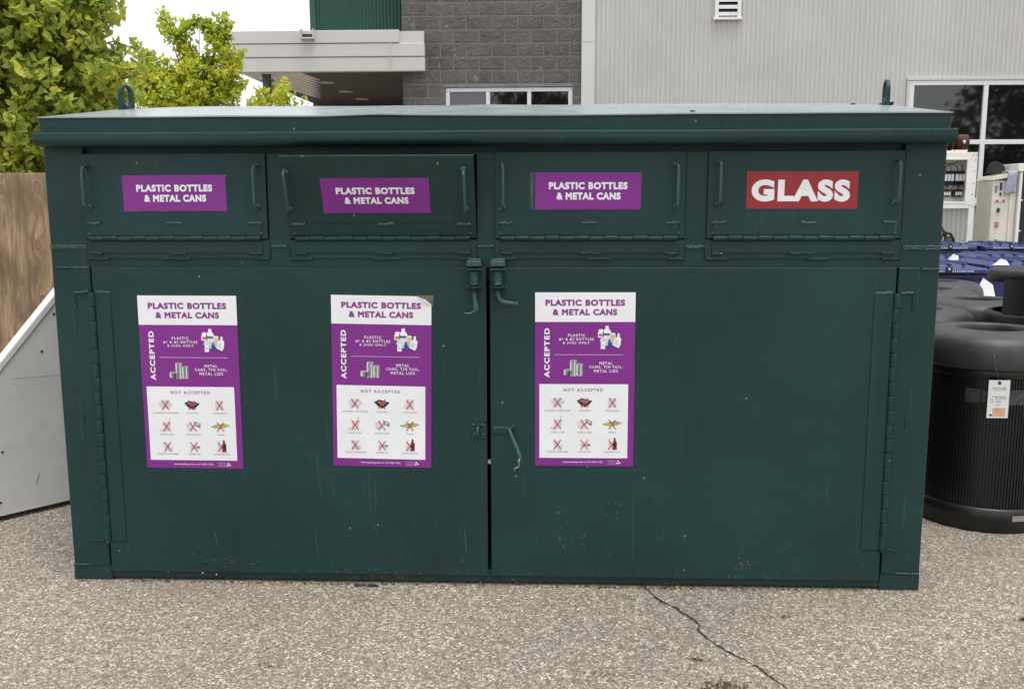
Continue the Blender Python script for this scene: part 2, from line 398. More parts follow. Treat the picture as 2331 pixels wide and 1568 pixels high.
# ------------------------------------------------------------ lettering (built-in font, thickened)
_tc = {}
def text_data(body, bold, track, res):
    k = (body, bold, track, res)
    if k not in _tc:
        c = bpy.data.curves.new('lettering', 'FONT'); c.body = body; c.size = 1; c.bevel_depth = bold; c.bevel_resolution = 0
        c.extrude = .001; c.space_character = track; c.resolution_u = res
        o = bpy.data.objects.new('lettering', c); COL.objects.link(o)
        me = bpy.data.meshes.new_from_object(o.evaluated_get(bpy.context.evaluated_depsgraph_get()))
        vs = [v.co.copy() for v in me.vertices]; fs = [list(p.vertices) for p in me.polygons]
        bpy.data.objects.remove(o); bpy.data.curves.remove(c); bpy.data.meshes.remove(me)
        xs = [v.x for v in vs]; ys = [v.y for v in vs]; zs = [v.z for v in vs]
        _tc[k] = (vs, fs, min(xs), max(xs), min(ys), max(ys), max(1e-6, max(zs)))
    return _tc[k]
def lettering(mb, body, cx, cz, w_, h, y, mi, bold=.045, track=1.1, res=3, vert=False, depth=.00022):
    vs, fs, x0, x1, y0, y1, zm = text_data(body, bold, track, res)
    out = []
    for v in vs:
        u = ((v.x-x0)/(x1-x0)-.5)*w_; t = ((v.y-y0)/(y1-y0)-.5)*h
        if vert: u, t = -t, u
        out.append((cx+u, y-(v.z/zm)*depth, cz+t))
    mb.add(out, fs, mi)

# ------------------------------------------------------------ ground
g = MB()
N = 40
def gx(i): return -60+120*i/N
g.add([(gx(i), gx(j)+10, 0) for j in range(N+1) for i in range(N+1)], [(j*(N+1)+i, j*(N+1)+i+1, (j+1)*(N+1)+i+1, (j+1)*(N+1)+i) for j in range(N) for i in range(N)])
g.build('asphalt_ground', M['asphalt'], kind='structure')

cr = MB()
ck = [(2.44, .06), (2.454, -.002), (2.478, -.075), (2.504, -.134), (2.535, -.178), (2.564, -.216), (2.60, -.290), (2.631, -.353), (2.625, -.41), (2.649, -.492), (2.693, -.567), (2.743, -.632), (2.80, -.725), (2.826, -.776), (2.85, -.83), (2.89, -.95), (2.96, -1.1), (3.0, -1.3)]
fine = []
for (a, b), (c, d) in zip(ck, ck[1:]):
    for t in (0, .2, .4, .6, .8): fine.append((a+(c-a)*t+random.uniform(-.005, .005), b+(d-b)*t+random.uniform(-.004, .004)))
L = len(fine); vs = []
for i, (x, y) in enumerate(fine):
    wd = .0031*random.uniform(.35, 1.5)*(1.25 if i < L*.5 else .95)
    vs += [(x-wd, y-wd*.5, .003), (x+wd, y+wd*.5, .003)]
cr.add(vs, [(2*i, 2*i+1, 2*i+3, 2*i+2) for i in range(L-1)])
cr.build('pavement_crack', M['crack'], kind='structure')

lt = MB()
def flake(x, y, s_, zz=.004):
    a = random.uniform(0, 6.28); k = random.randint(4, 6)
    lt.add([(x+s_*random.uniform(.5, 1)*math.cos(a+6.28*i/k), y+s_*random.uniform(.35, .8)*math.sin(a+6.28*i/k), zz+random.uniform(0, s_*.5)) for i in range(k)], [list(range(k))])
for cx_, cy_, rx, ry, n_, s_ in [(2.64, -.835, .10, .045, 230, .0055), (2.574, -.644, .03, .012, 26, .006), (2.975, -.283, .022, .012, 22, .005), (1.07, -.74, .07, .02, 26, .005), (3.9, -.275, .03, .012, 22, .008),
                              (2.2, -.76, .12, .03, 30, .004), (1.0, -.02, .9, .012, 170, .0065), (2.7, -.02, .8, .012, 170, .0065), (1.28, -.035, .06, .01, 14, .014), (1.8, -.9, 1.9, .5, 60, .0045), (4.1, -.1, .5, .3, 20, .006), (.2, -.3, .5, .2, 14, .005)]:
    for _ in range(n_): flake(random.gauss(cx_, rx*.5), min(.0, random.gauss(cy_, ry*.5)) if ry < .02 and rx > .3 else random.gauss(cy_, ry*.5), s_*random.uniform(.5, 1.4))
for (x, y) in [(2.535, -.012), (2.55, -.015), (2.46, -.012), (1.78, -.02), (2.83, -.015), (2.57, -.02)]:
    for _ in range(4):
        a = random.uniform(-1.2, 1.2); l_ = random.uniform(.025, .06)
        lt.tube([(x, y, 0), (x+math.sin(a)*l_*.5, y-.01, l_*.45), (x+math.sin(a)*l_, y-.02, l_*.6)], .0011, 4)
lt.build('leaf_litter', M['litter'], kind='stuff', label='bits of dry leaves and dirt scattered on the asphalt', category='litter')

# ------------------------------------------------------------ recycling container
CO = thing('recycling_container', 'big dark green steel recycling container with four flaps and two hinged doors', 'recycling container', (1.8, .7, 0))
GR, OLD = M['green'], M['green_old']
W = 3.6
b = MB()
b.box(0, W, 1.36, 1.4, 0.02, 1.9); b.box(0, .05, .05, 1.36, .02, 1.9); b.box(W-.05, W, .05, 1.36, .02, 1.9)     # back and sides
b.box(.05, W-.05, .05, 1.36, .02, .05)
b.box(.16, W-.16, .46, .47, .05, 1.88, 1)                                                         # dark inside
b.box(0, .16, 0, .05, .068, 1.9, bev=.003); b.box(W-.16, W, 0, .05, .068, 1.9, bev=.003)           # corner posts
b.box(.16, W-.16, .030, .05, 1.800, 1.9)                                                           # header
for x0, x1 in ((.9105, .9985), (1.7595, 1.8315), (2.5905, 2.6755)): b.box(x0, x1, .004, .05, 1.462, 1.805)
b.box(.16, W-.16, .0, .05, 1.350, 1.462)                                                           # belt
b.box(1.70, 1.90, .02, .05, 1.30, 1.35, 1)
for x0, x1 in ((.156, .911), (.998, 1.754), (1.829, 2.590), (2.673, 3.440)): b.box(x0, x1, -.006, 0, 1.386, 1.460, bev=.0015)
# jamb plates
b.box(.078, .1595, -.005, 0, .066, 1.347, bev=.0015); b.box(3.4405, 3.520, -.005, 0, .072, 1.346, bev=.0015)
# welds
for p0, p1 in (((.0, 1.437), (.15, 1.437)), ((.0, 1.428), (.15, 1.430)), ((3.45, 1.434), (3.6, 1.434)), ((3.45, 1.425), (3.6, 1.425)), ((.915, 1.436), (.985, 1.436)), ((1.757, 1.436), (1.83, 1.436)), ((2.59, 1.436), (2.672, 1.436)), ((2.60, 1.430), (2.66, 1.432))):
    b.bead((p0[0], -.001, p0[1]), (p1[0], -.001, p1[1]), .0052, 2)
for x0, x1, z in ((.02, .16, 1.350), (3.53, 3.6, 1.345), (.09, .158, 1.348), (3.44, 3.52, 1.347), (.0, .078, .069), (3.5, 3.6, .074)):
    b.bead((x0, -.004, z), (x1, -.004, z), .0036, 2)
for z0, z1, x in ((1.16, 1.33, 3.521), (.72, .86, 3.521), (.60, .80, .077), (1.05, 1.3, .0775), (.25, .4, 3.521)): b.bead((x, -.002, z0), (x, -.002, z1), .0018, 2, .02)
for i in range(4):      # ends of the lower flap plates
    x0, x1 = ((.156, .911), (.998, 1.754), (1.829, 2.590), (2.673, 3.440))[i]; xm = (x0+x1)/2
    for a, c in ((x0, x0+.09), (xm-.07+.03*i, xm+.05+.02*i), (x1-.07, x1)): b.bead((a, -.006, 1.385), (c, -.006, 1.385), .0056, 0)
    for xx in (x0, x1): b.bead((xx, -.005, 1.39), (xx, -.005, 1.455), .0030, 0)
b.build('body', [GR, M['inside'], OLD], CO)

# gable ends under the roof sheet
# fascia + rail
f = MB()
f.box(-.005, 3.606, -.006, .04, 1.884, 1.949, bev=.002)
for x0, z0, x1, z1 in ((.015, 1.887, .04, 1.93), (1.553, 1.94, 1.575, 1.89), (2.19, 1.90, 2.2, 1.93), (2.72, 1.91, 2.725, 1.95), (2.93, 1.935, 2.932, 1.955)):
    f.tube([(x0, -.0068, z0), ((x0+x1)/2+.004, -.0068, (z0+z1)/2), (x1, -.0068, z1)], .0011, 4, 1)
f.build('fascia', [GR, OLD], CO)
rail = MB()
pr = [(-.006, 1.887), (-.073, 1.887), (-.078, 1.8855), (-.080, 1.881), (-.080, 1.861), (-.0785, 1.853), (-.075, 1.846), (-.069, 1.840), (-.061, 1.8355), (-.047, 1.833), (-.006, 1.833)]
rail.profile_x(pr, .004, 3.606, 90, 0, False, True, lambda x, y, z: (-.004*noise.noise(Vector((x*1.5, 0, 4)))+ .006*math.exp(-((x-.95)/.09)**2), .003*noise.noise(Vector((x*.9, 2, 0))) ) if y < -.01 else (0, 0))
rail.build('rim_rail', [GR, OLD], CO)
pin = MB(); pin.tube([(3.606, .12, 1.845), (3.685, .12, 1.845)], .022, 16); pin.tube([(3.675, .12, 1.845), (3.723, .12, 1.845)], .030, 16); pin.tube([(3.653, .12, 1.845), (3.663, .12, 1.845)], .033, 16); pin.tube([(3.700, .089, 1.85), (3.700, .086, 1.838)], .005, 6, 1)
pin.build('hinge_pin', [M['rust'], M['white_print']], CO)

# roof: thin dented gable sheet
rf = MB(); NX, NY = 110, 16
def rz(x, y):
    t = y/.71 if y <= .71 else (1.42-y)/.71
    e = 1-abs(2*x/W-1)**6
    d = .006*noise.noise(Vector((x*1.1, y*2.2, 0)))+.0035*noise.noise(Vector((x*3.1, y*4, 7)))
    d2 = .0042*noise.noise(Vector((x*1.7+3, 0, 1)))*(1-t)
    return 1.9535+.095*t+.012*math.sin(min(1, t)*math.pi*.5)*e+d*min(1, t*1.3+.15)*e+d2*e + (.004*math.exp(-((x-1.35)/.12)**2))*(1-t)
vs = []
for j in range(NY+1):
    for i in range(NX+1):
        x = -.008+(W+.018)*i/NX; y = -.012+1.44*j/NY; vs.append((x, y, rz(min(W, max(0, x)), max(0, y))))
top = len(vs)
vs += [(x, y, z-.005) for x, y, z in vs]
fs = []
for j in range(NY):
    for i in range(NX):
        a = j*(NX+1)+i; q = (a, a+1, a+NX+2, a+NX+1); fs.append(q); fs.append(tuple(k+top for k in q[::-1]))
ring = [i for i in range(NX+1)]+[j*(NX+1)+NX for j in range(1, NY+1)]+[NY*(NX+1)+i for i in range(NX-1, -1, -1)]+[j*(NX+1) for j in range(NY-1, 0, -1)]
rf.add(vs, fs, 0, True)
rf.add([vs[i] for i in ring]+[vs[i+top] for i in ring], [(i, i+len(ring), (i+1) % len(ring)+len(ring), (i+1) % len(ring)) for i in range(len(ring))], 0)
rf.tube([(1.40+.05*math.sin(k), .02+.05*k, rz(1.45, .02+.05*k)+.001) for k in range(14)], [.0022*random.uniform(.5, 1.4) for _ in range(14)], 5, 0)
for (x, y) in ((3.42, .62), (2.62, .08)): rf.ball((x, y, rz(x, y)+.002), .006, 2, 6, 4, (2, 1, .7))
rf.build('roof', [M['roof_sheen'], OLD, M['ink_black']], CO)
for x in (0, W-.04):
    ge = MB(); ge.add([(x, .04, 1.9), (x, 1.38, 1.9), (x, 1.38, 1.945), (x, .71, 2.03), (x, .04, 1.945), (x+.04, .04, 1.9), (x+.04, 1.38, 1.9), (x+.04, 1.38, 1.945), (x+.04, .71, 2.03), (x+.04, .04, 1.945)], [(0, 1, 2, 3, 4), (9, 8, 7, 6, 5), (0, 5, 6, 1), (1, 6, 7, 2), (2, 7, 8, 3), (3, 8, 9, 4), (4, 9, 5, 0)])
    ge.build('gable_end', GR, CO)
# lifting lugs
for lx, ry_ in ((.045, R(-12)), (3.592, R(-7))):
    lg = MB(); n_ = 16; wy = .052; hz = .165; t_ = .0075
    out = [(-wy, -.06)]+[(-wy*math.cos(math.pi*k/n_), .105-wy+wy*math.sin(math.pi*k/n_)) for k in range(n_+1)]+[(wy, -.06)]
    # slot hole ring
    def pt(a, rr, off): return (rr*math.cos(a), off+rr*math.sin(a))
    outer = []; inner = []
    for k in range(32):
        a = 2*math.pi*k/32
        inner.append((.026*math.cos(a), .044+(.026 if math.sin(a) > 0 else -.012)+.024*math.sin(a)))
        if math.sin(a) >= 0: outer.append((wy*math.cos(a), .105-wy+wy*math.sin(a)))
        else:
            c_, s_ = math.cos(a), math.sin(a); k_ = 1/max(abs(c_), abs(s_)); outer.append((wy*c_*k_, max(-.06, .0+.06*s_*k_)))
    vv = []
    for x in (-t_, t_): vv += [(x, y, z) for y, z in outer]+[(x, y, z) for y, z in inner]
    ff = []
    for k in range(32):
        q = (k+1) % 32
        ff += [(k, q, 32+q, 32+k), (64+k, 96+k, 96+q, 64+q), (k, 64+k, 64+q, q), (32+k, 32+q, 96+q, 96+k)]
    lg.add(vv, ff)
    lg.xf(Matrix.Translation((lx, .70, 2.055)) @ Matrix.Rotation(ry_, 4, 'Z'))
    lg.bead((lx-.016, .655, 2.05), (lx-.016, .75, 2.05), .007); lg.bead((lx+.016, .655, 2.05), (lx+.016, .75, 2.05), .007)
    lg.build('lifting_lug', GR, CO)
# base rail
br = MB()
br.box(.166, 3.436, .002, .06, .011, .062, 0, .002); br.box(-.001, .166, -.0025, .06, .0, .067, 0, .002); br.box(3.436, 3.601, -.0025, .06, .0, .07, 0, .002)
br.box(.17, 3.43, .03, .06, 0.0, .0105, 1)  # dark strip: contact shade painted in below the rail
for x0, x1, z in ((1.26, 1.36, .03), (1.40, 1.43, .035), (1.9, 1.96, .015)):
    for _ in range(9): br.ball((random.uniform(x0, x1), .003, z+random.uniform(-.014, .014)), random.uniform(.004, .009), 2, 6, 4, (1.6, .25, .8))
for x, z in ((.62, .028), (.56, .034), (.41, .04)): br.ball((x, .003, z), .006, 3, 6, 4, (.8, .3, 1))
br.build('base_rail', [GR, M['inside'], M['rust'], M['white_print']], CO)

# ---- flaps
def hinge_barrel(mb, x0, x1, y, z, r, k, mi=0):
    st = (x1-x0)/k
    for i in range(k):
        dz = .0011 if i % 2 else -.0006
        mb.tube([(x0+i*st+.0010, y, z+dz), (x0+i*st+.003, y, z+dz), (x0+(i+1)*st-.003, y, z+dz), (x0+(i+1)*st-.0010, y, z+dz)], [r*.92, r*(1.0 if i % 2 else .97), r*(1.0 if i % 2 else .97), r*.92], 12, mi)
    mb.tube([(x0, y, z), (x1, y, z)], r*.6, 8, mi)
def handle(mb, x, z0, z1, s, bar_dx=0.0):
    y0 = -.008; yb = -.050
    mb.tube([(x, y0, z1), (x, yb+.008, z1), (x+bar_dx*.3, yb+.002, z1-.003), (x+bar_dx, yb, z1-.012), (x+bar_dx, yb-.001, (z0+z1)/2), (x+bar_dx, yb, z0+.012), (x+bar_dx*.3, yb+.002, z0+.003), (x, yb+.008, z0), (x, y0, z0)], .0060, 8)
    for z in (z0, z1):
        for _ in range(4): mb.ball((x+random.uniform(-.006, .006), y0-.002, z+random.uniform(-.006, .006)), random.uniform(.007, .011), 0, 7, 5)
FL = [(.152, .908, 0), (1.000, 1.757, 22), (1.832, 2.588, 0), (2.676, 3.438, 0)]
HX = [(.181, .874), (1.018, 1.718), (1.864, 2.551), (2.716, 3.405)]
SG = [((.320, .746), (1.577, 1.722), -.10), ((1.150, 1.578), (1.575, 1.722), .0), ((1.992, 2.413), (1.582, 1.727), .15), ((2.827, 3.261), (1.583, 1.729), .25)]
for i, (x0, x1, tilt) in enumerate(FL):
    T = Matrix.Translation((0, -.014, 1.468)) @ Matrix.Rotation(R(tilt), 4, 'X') @ Matrix.Translation((0, .014, -1.468))
    top_z = 1.808 if tilt == 0 else 1.812
    fl = MB(); fl.box(x0, x1, -.008, -.002, 1.466, top_z, 0, .0015)
    if tilt: fl.box(x0, x1, -.0075, -.0025, top_z-.001, top_z+.0012, 1)  # paler strip: highlight painted on the tilted flap's top edge
    xm = (x0+x1)/2; a0, a1 = x0+.022, x1-.026
    fl.box(a0, a1, -.0125, -.008, 1.480, 1.528, 0, .001)                # upper hinge leaf
    for p, q in ((a0-.006, a0+.05), (xm-.035+.02*(i % 2), xm+.03+.02*(i % 2)), (a1-.05, a1+.004)):
        fl.bead((p, -.011, 1.529), (q, -.011, 1.530), .0066, 1)
    fl.bead((a1+.002, -.009, 1.487), (a1+.003, -.009, 1.527), .0028, 1 if i == 3 else 0)
    for xx in (a0, a1+.002): fl.ball((xx, -.01, 1.488), .006, 1, 7, 5)
    if i == 3:
        fl.bead((a1+.002, -.0105, 1.495), (a1+.004, -.0105, 1.528), .0042, 1)
    fl.xf(T)
    fo = fl.build('flap', [GR, OLD], CO)
    hg = MB(); hinge_barrel(hg, a0, a1-.002, -.0175, 1.468, .0105, 12)
    hg.box(a0, a1, -.0125, -.006, 1.409, 1.457, 0, .001)
    for p, q in ((a0, a0+.045), (xm-.02-.01*i, xm+.04), (a1-.05, a1)): hg.bead((p, -.010, 1.408), (q, -.010, 1.407), .0060)
    hg.bead((a1+.001, -.009, 1.412), (a1+.001, -.009, 1.45), .003); 
    hg.build('hinge', GR, fo)
    for x in HX[i]:
        z0, z1 = (1.594, 1.755)
        if i == 3: z0, z1 = 1.606, 1.764
        h_ = MB(); handle(h_, x, z0, z1, 1, -.004 if i == 0 else .002); h_.xf(T); h_.build('handle', OLD, fo)
    (sx0, sx1), (sz0, sz1), rot = SG[i]
    s_ = MB(); cx_, cz_ = (sx0+sx1)/2, (sz0+sz1)/2
    ed = [(sx0, sz0), (sx1, sz0), (sx1, sz1), (sx0, sz1)]
    if i == 0: ed = [(sx0+.002, sz0), (sx1, sz0), (sx1-.002, sz1-.012), (sx1-.014, sz1), (sx0+.006, sz1), (sx0, sz1-.004)]
    s_.prism(ed, -.0092, -.0080, 0)
    if i == 0: s_.prism([(sx1-.012, sz1), (sx1-.001, sz1-.011), (sx1, sz1)], -.0088, -.0080, 2)
    if i == 2:
        s_.box(sx0-.022, sx0-.004, -.0085, -.0080, sz0, sz1-.002, 3)
        s_.tube([(sx0-.013, -.009, sz1-.004), (sx0-.013, -.009, (sz0+sz1)/2), (sx0-.015, -.009, sz0+.03)], [.0012, .0026, .0006], 5, 2)
        s_.box(sx0-.016, sx0, -.0095, -.008, sz1-.004, sz1, 4)
        s_.box(sx0-.01, sx1-.01, -.0105, -.0085, sz0-.0015, sz0+.0008, 4)
    if i == 3:
        lettering(s_, 'GLASS', cx_-.005, cz_-.002, .384, .086, -.0094, 1, .058, 1.17, 6)
    else:
        lettering(s_, 'PLASTIC BOTTLES', cx_, cz_+.0205, .312, .0285, -.0094, 1, .056, 1.15, 4)
        lettering(s_, '& METAL CANS', cx_+.002, cz_-.0200, .254, .0285, -.0094, 1, .056, 1.15, 4)
        # lifted lower edge
        for q in range(3): s_.tube([(sx0+.06+q*.12, -.0098, sz0+.0015), (sx0+.10+q*.12, -.0112, sz0+.003), (sx0+.15+q*.12, -.0098, sz0+.0015)], [.0004, .0012, .0004], 5, 0)
    s_.xf(Matrix.Translation((cx_, 0, cz_)) @ Matrix.Rotation(R(rot), 4, 'Y') @ Matrix.Translation((-cx_, 0, -cz_))); s_.xf(T)
    s_.build('sign', [M['red'] if i == 3 else M['purple'], M['white_print'], M['glue'], OLD, M['purple']], fo)

# ---- doors
def poster(x0, x1, z0, z1, rot, door, peel=False):
    p = MB(); w_, h_ = x1-x0, z1-z0; Y = -.0142
    PX = lambda u: x0+u/820*w_
    PZ = lambda v: z1-v/1415*h_
    sx, sz = w_/820, h_/1415
    WH, PU, GY, RD, LG, MG, BK, GN, BL, BR_, OR, CR, GL, TX = range(14)
    def rect(u0, v0, u1, v1, lay, mi): p.poly([(PX(u0), PZ(v1)), (PX(u1), PZ(v1)), (PX(u1), PZ(v0)), (PX(u0), PZ(v0))], Y-lay*.0003, mi)
    def pg(pts, lay, mi): p.poly([(PX(u), PZ(v)) for u, v in pts], Y-lay*.0003, mi)
    def ell(cu, cv, ru, rv, lay, mi, n=18): pg([(cu+ru*math.cos(6.2832*k/n), cv+rv*math.sin(6.2832*k/n)) for k in range(n)], lay, mi)
    def txt(s_, u0, u1, v, hpx, lay, mi, bold=.035, track=1.2, res=2): lettering(p, s_, PX((u0+u1)/2), PZ(v), (u1-u0)*sx, hpx*sz, Y-lay*.0003, mi, bold, track, res, depth=.00025)
    if peel:
        p.prism([(PX(u), PZ(v)) for u, v in ((0, 1415), (820, 1415), (820, 68), (790, 40), (715, 4), (0, 4))], Y, -.0122, PU)
        pg([(0, 235), (820, 235), (820, 68), (770, 30), (700, 4), (0, 4)], 1, WH)
        p.prism([(PX(u), PZ(v)) for u, v in ((690, -3), (835, -3), (835, 90), (818, 80), (790, 40))], -.0129, -.0122, GL)
        c = []                         # curled corner
        for k in range(7):
            t = k/6; c += [(PX(700+70*t), Y-.002-.012*math.sin(t*2.4), PZ(4+34*t-10*t*t)), (PX(792-20*t), Y-.002-.016*math.sin(t*2.4), PZ(84-6*t))]
        c = [(PX(700), Y-.001, PZ(2)), (PX(745), Y-.010, PZ(22)), (PX(778), Y-.016, PZ(46)), (PX(800), Y-.019, PZ(62)), (PX(825), Y-.019, PZ(72)), (PX(800), Y-.014, PZ(80)), (PX(778), Y-.007, PZ(84)), (PX(765), Y-.0015, PZ(60)), (PX(740), Y-.001, PZ(30))]
        p.add(c, [(0, 1, 8), (1, 2, 7, 8), (2, 3, 6, 7), (3, 4, 5, 6)], WH, True)
    else:
        p.prism([(x0, z0), (x1, z0), (x1, z1), (x0, z1)], Y, -.0122, PU)
        rect(0, 0, 820, 235, 1, WH)
    txt('PLASTIC BOTTLES', 84, 735, 82, 52, 2, TX, .056, 1.15, 4); txt('& METAL CANS', 144, 672, 157, 52, 2, TX, .056, 1.15, 4)
    lettering(p, 'ACCEPTED', PX(97), PZ(486), 400*sz, 44*sx, Y-.0003, WH, .040, 1.25, 4, True, .00025)
    txt('PLASTIC', 270, 410, 343, 23, 1, WH, .018, 1.35); txt('#1 & #2 BOTTLES', 197, 482, 375, 23, 1, WH, .018, 1.35); txt('& JUGS ONLY', 229, 450, 406, 23, 1, WH, .018, 1.35)
    rect(160, 497.5, 726, 500.5, 1, LG)
    txt('METAL', 530, 638, 568, 23, 1, WH, .018, 1.35); txt('CANS, TIN FOIL,', 448, 722, 600, 25, 1, WH, .018, 1.35); txt('METAL LIDS', 486, 683, 631, 23, 1, WH, .018, 1.35)
    # bottles and jugs
    def jug(u, v, wd, ht, mi, lay, neck=.35):
        pg([(u-wd/2, v), (u+wd/2, v), (u+wd/2, v-ht*.55), (u+wd*neck/2, v-ht*.82), (u+wd*neck/2, v-ht), (u-wd*neck/2, v-ht), (u-wd*neck/2, v-ht*.82), (u-wd/2, v-ht*.55)], lay, mi)
    ell(588, 385, 55, 40, 1, LG)
    jug(542, 360, 50, 66, WH, 2, .7); rect(524, 330, 562, 352, 3, OR)
    jug(590, 370, 66, 104, WH, 2, .4); rect(565, 326, 615, 342, 3, BL); ell(600, 350, 22, 8, 4, LG)
    jug(556, 400, 36, 50, LG, 3); jug(558, 452, 36, 58, WH, 4, .8); rect(546, 415, 570, 432, 5, LG)
    jug(640, 400, 44, 72, CR, 3, .9); rect(612, 372, 634, 390, 4, CR); ell(640, 330, 20, 7, 4, WH)
    jug(612, 436, 30, 62, BL, 5, .45)
    pg([(636, 420), (652, 372), (672, 356), (680, 325), (694, 328), (694, 356), (708, 370), (700, 420), (686, 445)], 6, WH); pg([(686, 445), (700, 420), (710, 380), (708, 420), (700, 442)], 7, GY); pg([(650, 410), (662, 380), (684, 384), (676, 424)], 7, LG)
    # metal cans
    for cu, v0, v1, ru, lay in ((316, 548, 668, 28, 2), (368, 576, 666, 27, 3), (270, 622, 660, 33, 4)):
        pg([(cu-ru, v0), (cu+ru, v0), (cu+ru, v1)]+[(cu+ru*math.cos(math.pi*k/8), v1+8*math.sin(math.pi*k/8)) for k in range(9)]+[(cu-ru, v1)], lay, MG)
        pg([(cu-ru, v0), (cu-ru*.55, v0), (cu-ru*.55, v1+6), (cu-ru, v1)], lay+1, LG); pg([(cu+ru*.15, v0), (cu+ru*.55, v0), (cu+ru*.55, v1+6), (cu+ru*.15, v1+7)], lay+1, LG if ru < 30 else BK)
        ell(cu, v0, ru, 8, lay+2, LG); ell(cu, v0, ru*.75, 5, lay+3, MG)
    # white panel
    rect(35, 738, 770, 1348, 1, WH)
    txt('NOT ACCEPTED', 236, 563, 785, 25, 2, TX, .024, 1.4)
    cols = (186, 410, 642); rows = (889, 1068, 1236)
    caps = (('CLAMSHELL CONTAINER', 'TO-GO BOX', 'STYROFOAM'), ('PLASTIC CUP', 'PLASTIC BAG', 'STRAW'), ('YOGURT CONTAINER', 'COFFEE LID', 'GLASS BOTTLE'))
    cw = ((108, 50, 56), (58, 60, 30), (91, 53, 66))
    for r_ in range(3):
        for c_ in range(3):
            u, v = cols[c_], rows[r_]; k = (r_, c_)
            if k == (0, 0): pg([(u-60, v-20), (u-20, v-40), (u+30, v-38), (u+62, v-6), (u+30, v+30), (u-30, v+32), (u-50, v+5)], 2, LG)
            if k == (0, 1): pg([(u-66, v-16), (u-20, v-36), (u+66, v-14), (u+32, v+22), (u+4, v+38), (u-30, v+22)], 2, BK); pg([(u-44, v-14), (u-16, v-24), (u+44, v-10), (u+6, v+10)], 3, MG)
            if k == (0, 2): ell(u-2, v-6, 34, 36, 2, LG); ell(u-6, v+24, 40, 14, 3, LG)
            if k == (1, 0): pg([(u-30, v-36), (u+40, v-36), (u+28, v+38), (u-24, v+38)], 2, LG); pg([(u+20, v-36), (u+28, v-72), (u+31, v-72), (u+25, v-36)], 3, MG); ell(u-30, v+30, 36, 12, 3, LG)
            if k == (1, 1): pg([(u-60, v-20), (u-10, v-40), (u, v+30), (u-50, v+32)], 2, LG); pg([(u+5, v-46), (u+64, v-26), (u+60, v+12), (u+20, v-8)], 3, MG); pg([(u+12, v-38), (u+56, v-24), (u+50, v-8), (u+24, v-20)], 4, LG)
            if k == (1, 2): pg([(u-88, v-2), (u-40, v-16), (u+30, v-28), (u+84, v-14), (u+40, v+6), (u-20, v+14), (u-60, v+10)], 2, GN); pg([(u-60, v-1), (u+60, v-17), (u+50, v-10), (u-40, v+5)], 3, CR)
            if k == (2, 0): pg([(u-36, v-36), (u+6, v-36), (u+10, v+28), (u-26, v+34)], 2, LG); ell(u+20, v+20, 28, 20, 3, LG)
            if k == (2, 1): ell(u+26, v+2, 26, 16, 2, LG); ell(u-12, v+6, 24, 14, 2, LG); ell(u+36, v+4, 16, 10, 3, MG)
            if k == (2, 2): pg([(u+4, v+42), (u+40, v+42), (u+40, v-20), (u+30, v-36), (u+29, v-58), (u+15, v-58), (u+14, v-36), (u+4, v-20)], 2, BR_); pg([(u-34, v+40), (u-6, v+40), (u-12, v-20), (u-16, v-56), (u-24, v-56), (u-28, v-20)], 2, LG)
            for sgn in (-1, 1):
                dx, dy, t_ = 29, 39*sgn, 4.8
                pg([(u-dx-t_, v-dy), (u-dx+t_, v-dy), (u+dx+t_, v+dy), (u+dx-t_, v+dy)], 6 if sgn > 0 else 7, RD)
            txt(caps[r_][c_], u-cw[r_][c_], u+cw[r_][c_], v+(66 if r_ < 2 else 60), 11, 2, GY, .0, 1.15)
    txt('msurecycling.com or 517-355-1723', 232, 562, 1383, 16, 1, WH, .02, 1.1)
    txt('Surplus Store', 606, 674, 1371, 9, 1, LG, .0); txt('and Recycling', 606, 676, 1384, 9, 1, LG, .0); rect(606, 1396, 676, 1398, 1, LG)
    for a in (.3, 2.4, 4.5): ell(696+11*math.cos(a), 1384+11*math.sin(a), 8, 6, 1, WH, 10)
    cx_, cz_ = (x0+x1)/2, (z0+z1)/2
    p.xf(Matrix.Translation((cx_, 0, cz_)) @ Matrix.Rotation(R(rot), 4, 'Y') @ Matrix.Translation((-cx_, 0, -cz_)))
    names = ['white_print', 'purple', 'ink_grey', 'ink_red', 'ink_light', 'ink_mid', 'ink_black', 'ink_green', 'ink_blue', 'ink_brown', 'ink_orange', 'ink_cream', 'glue', 'print_purple']
    po = p.build('poster', [M[k] for k in names], door)
    if peel: po['label'] = 'purple and white recycling poster with its top right corner peeling'
    # faint outline of an older sheet under it
    return po
def ghost(mb, x0, x1, z0, z1):
    for a, c in (((x0, z0), (x1, z0)), ((x1, z0), (x1, z1)), ((x0, z1), (x1, z1))):
        p0 = Vector((a[0], -.0122, a[1])); p1 = Vector((c[0], -.0122, c[1])); k = 12
        for q in range(k):
            if random.random() < .8: mb.tube([p0.lerp(p1, q/k), p0.lerp(p1, (q+.9)/k)], .0009, 4, 1)
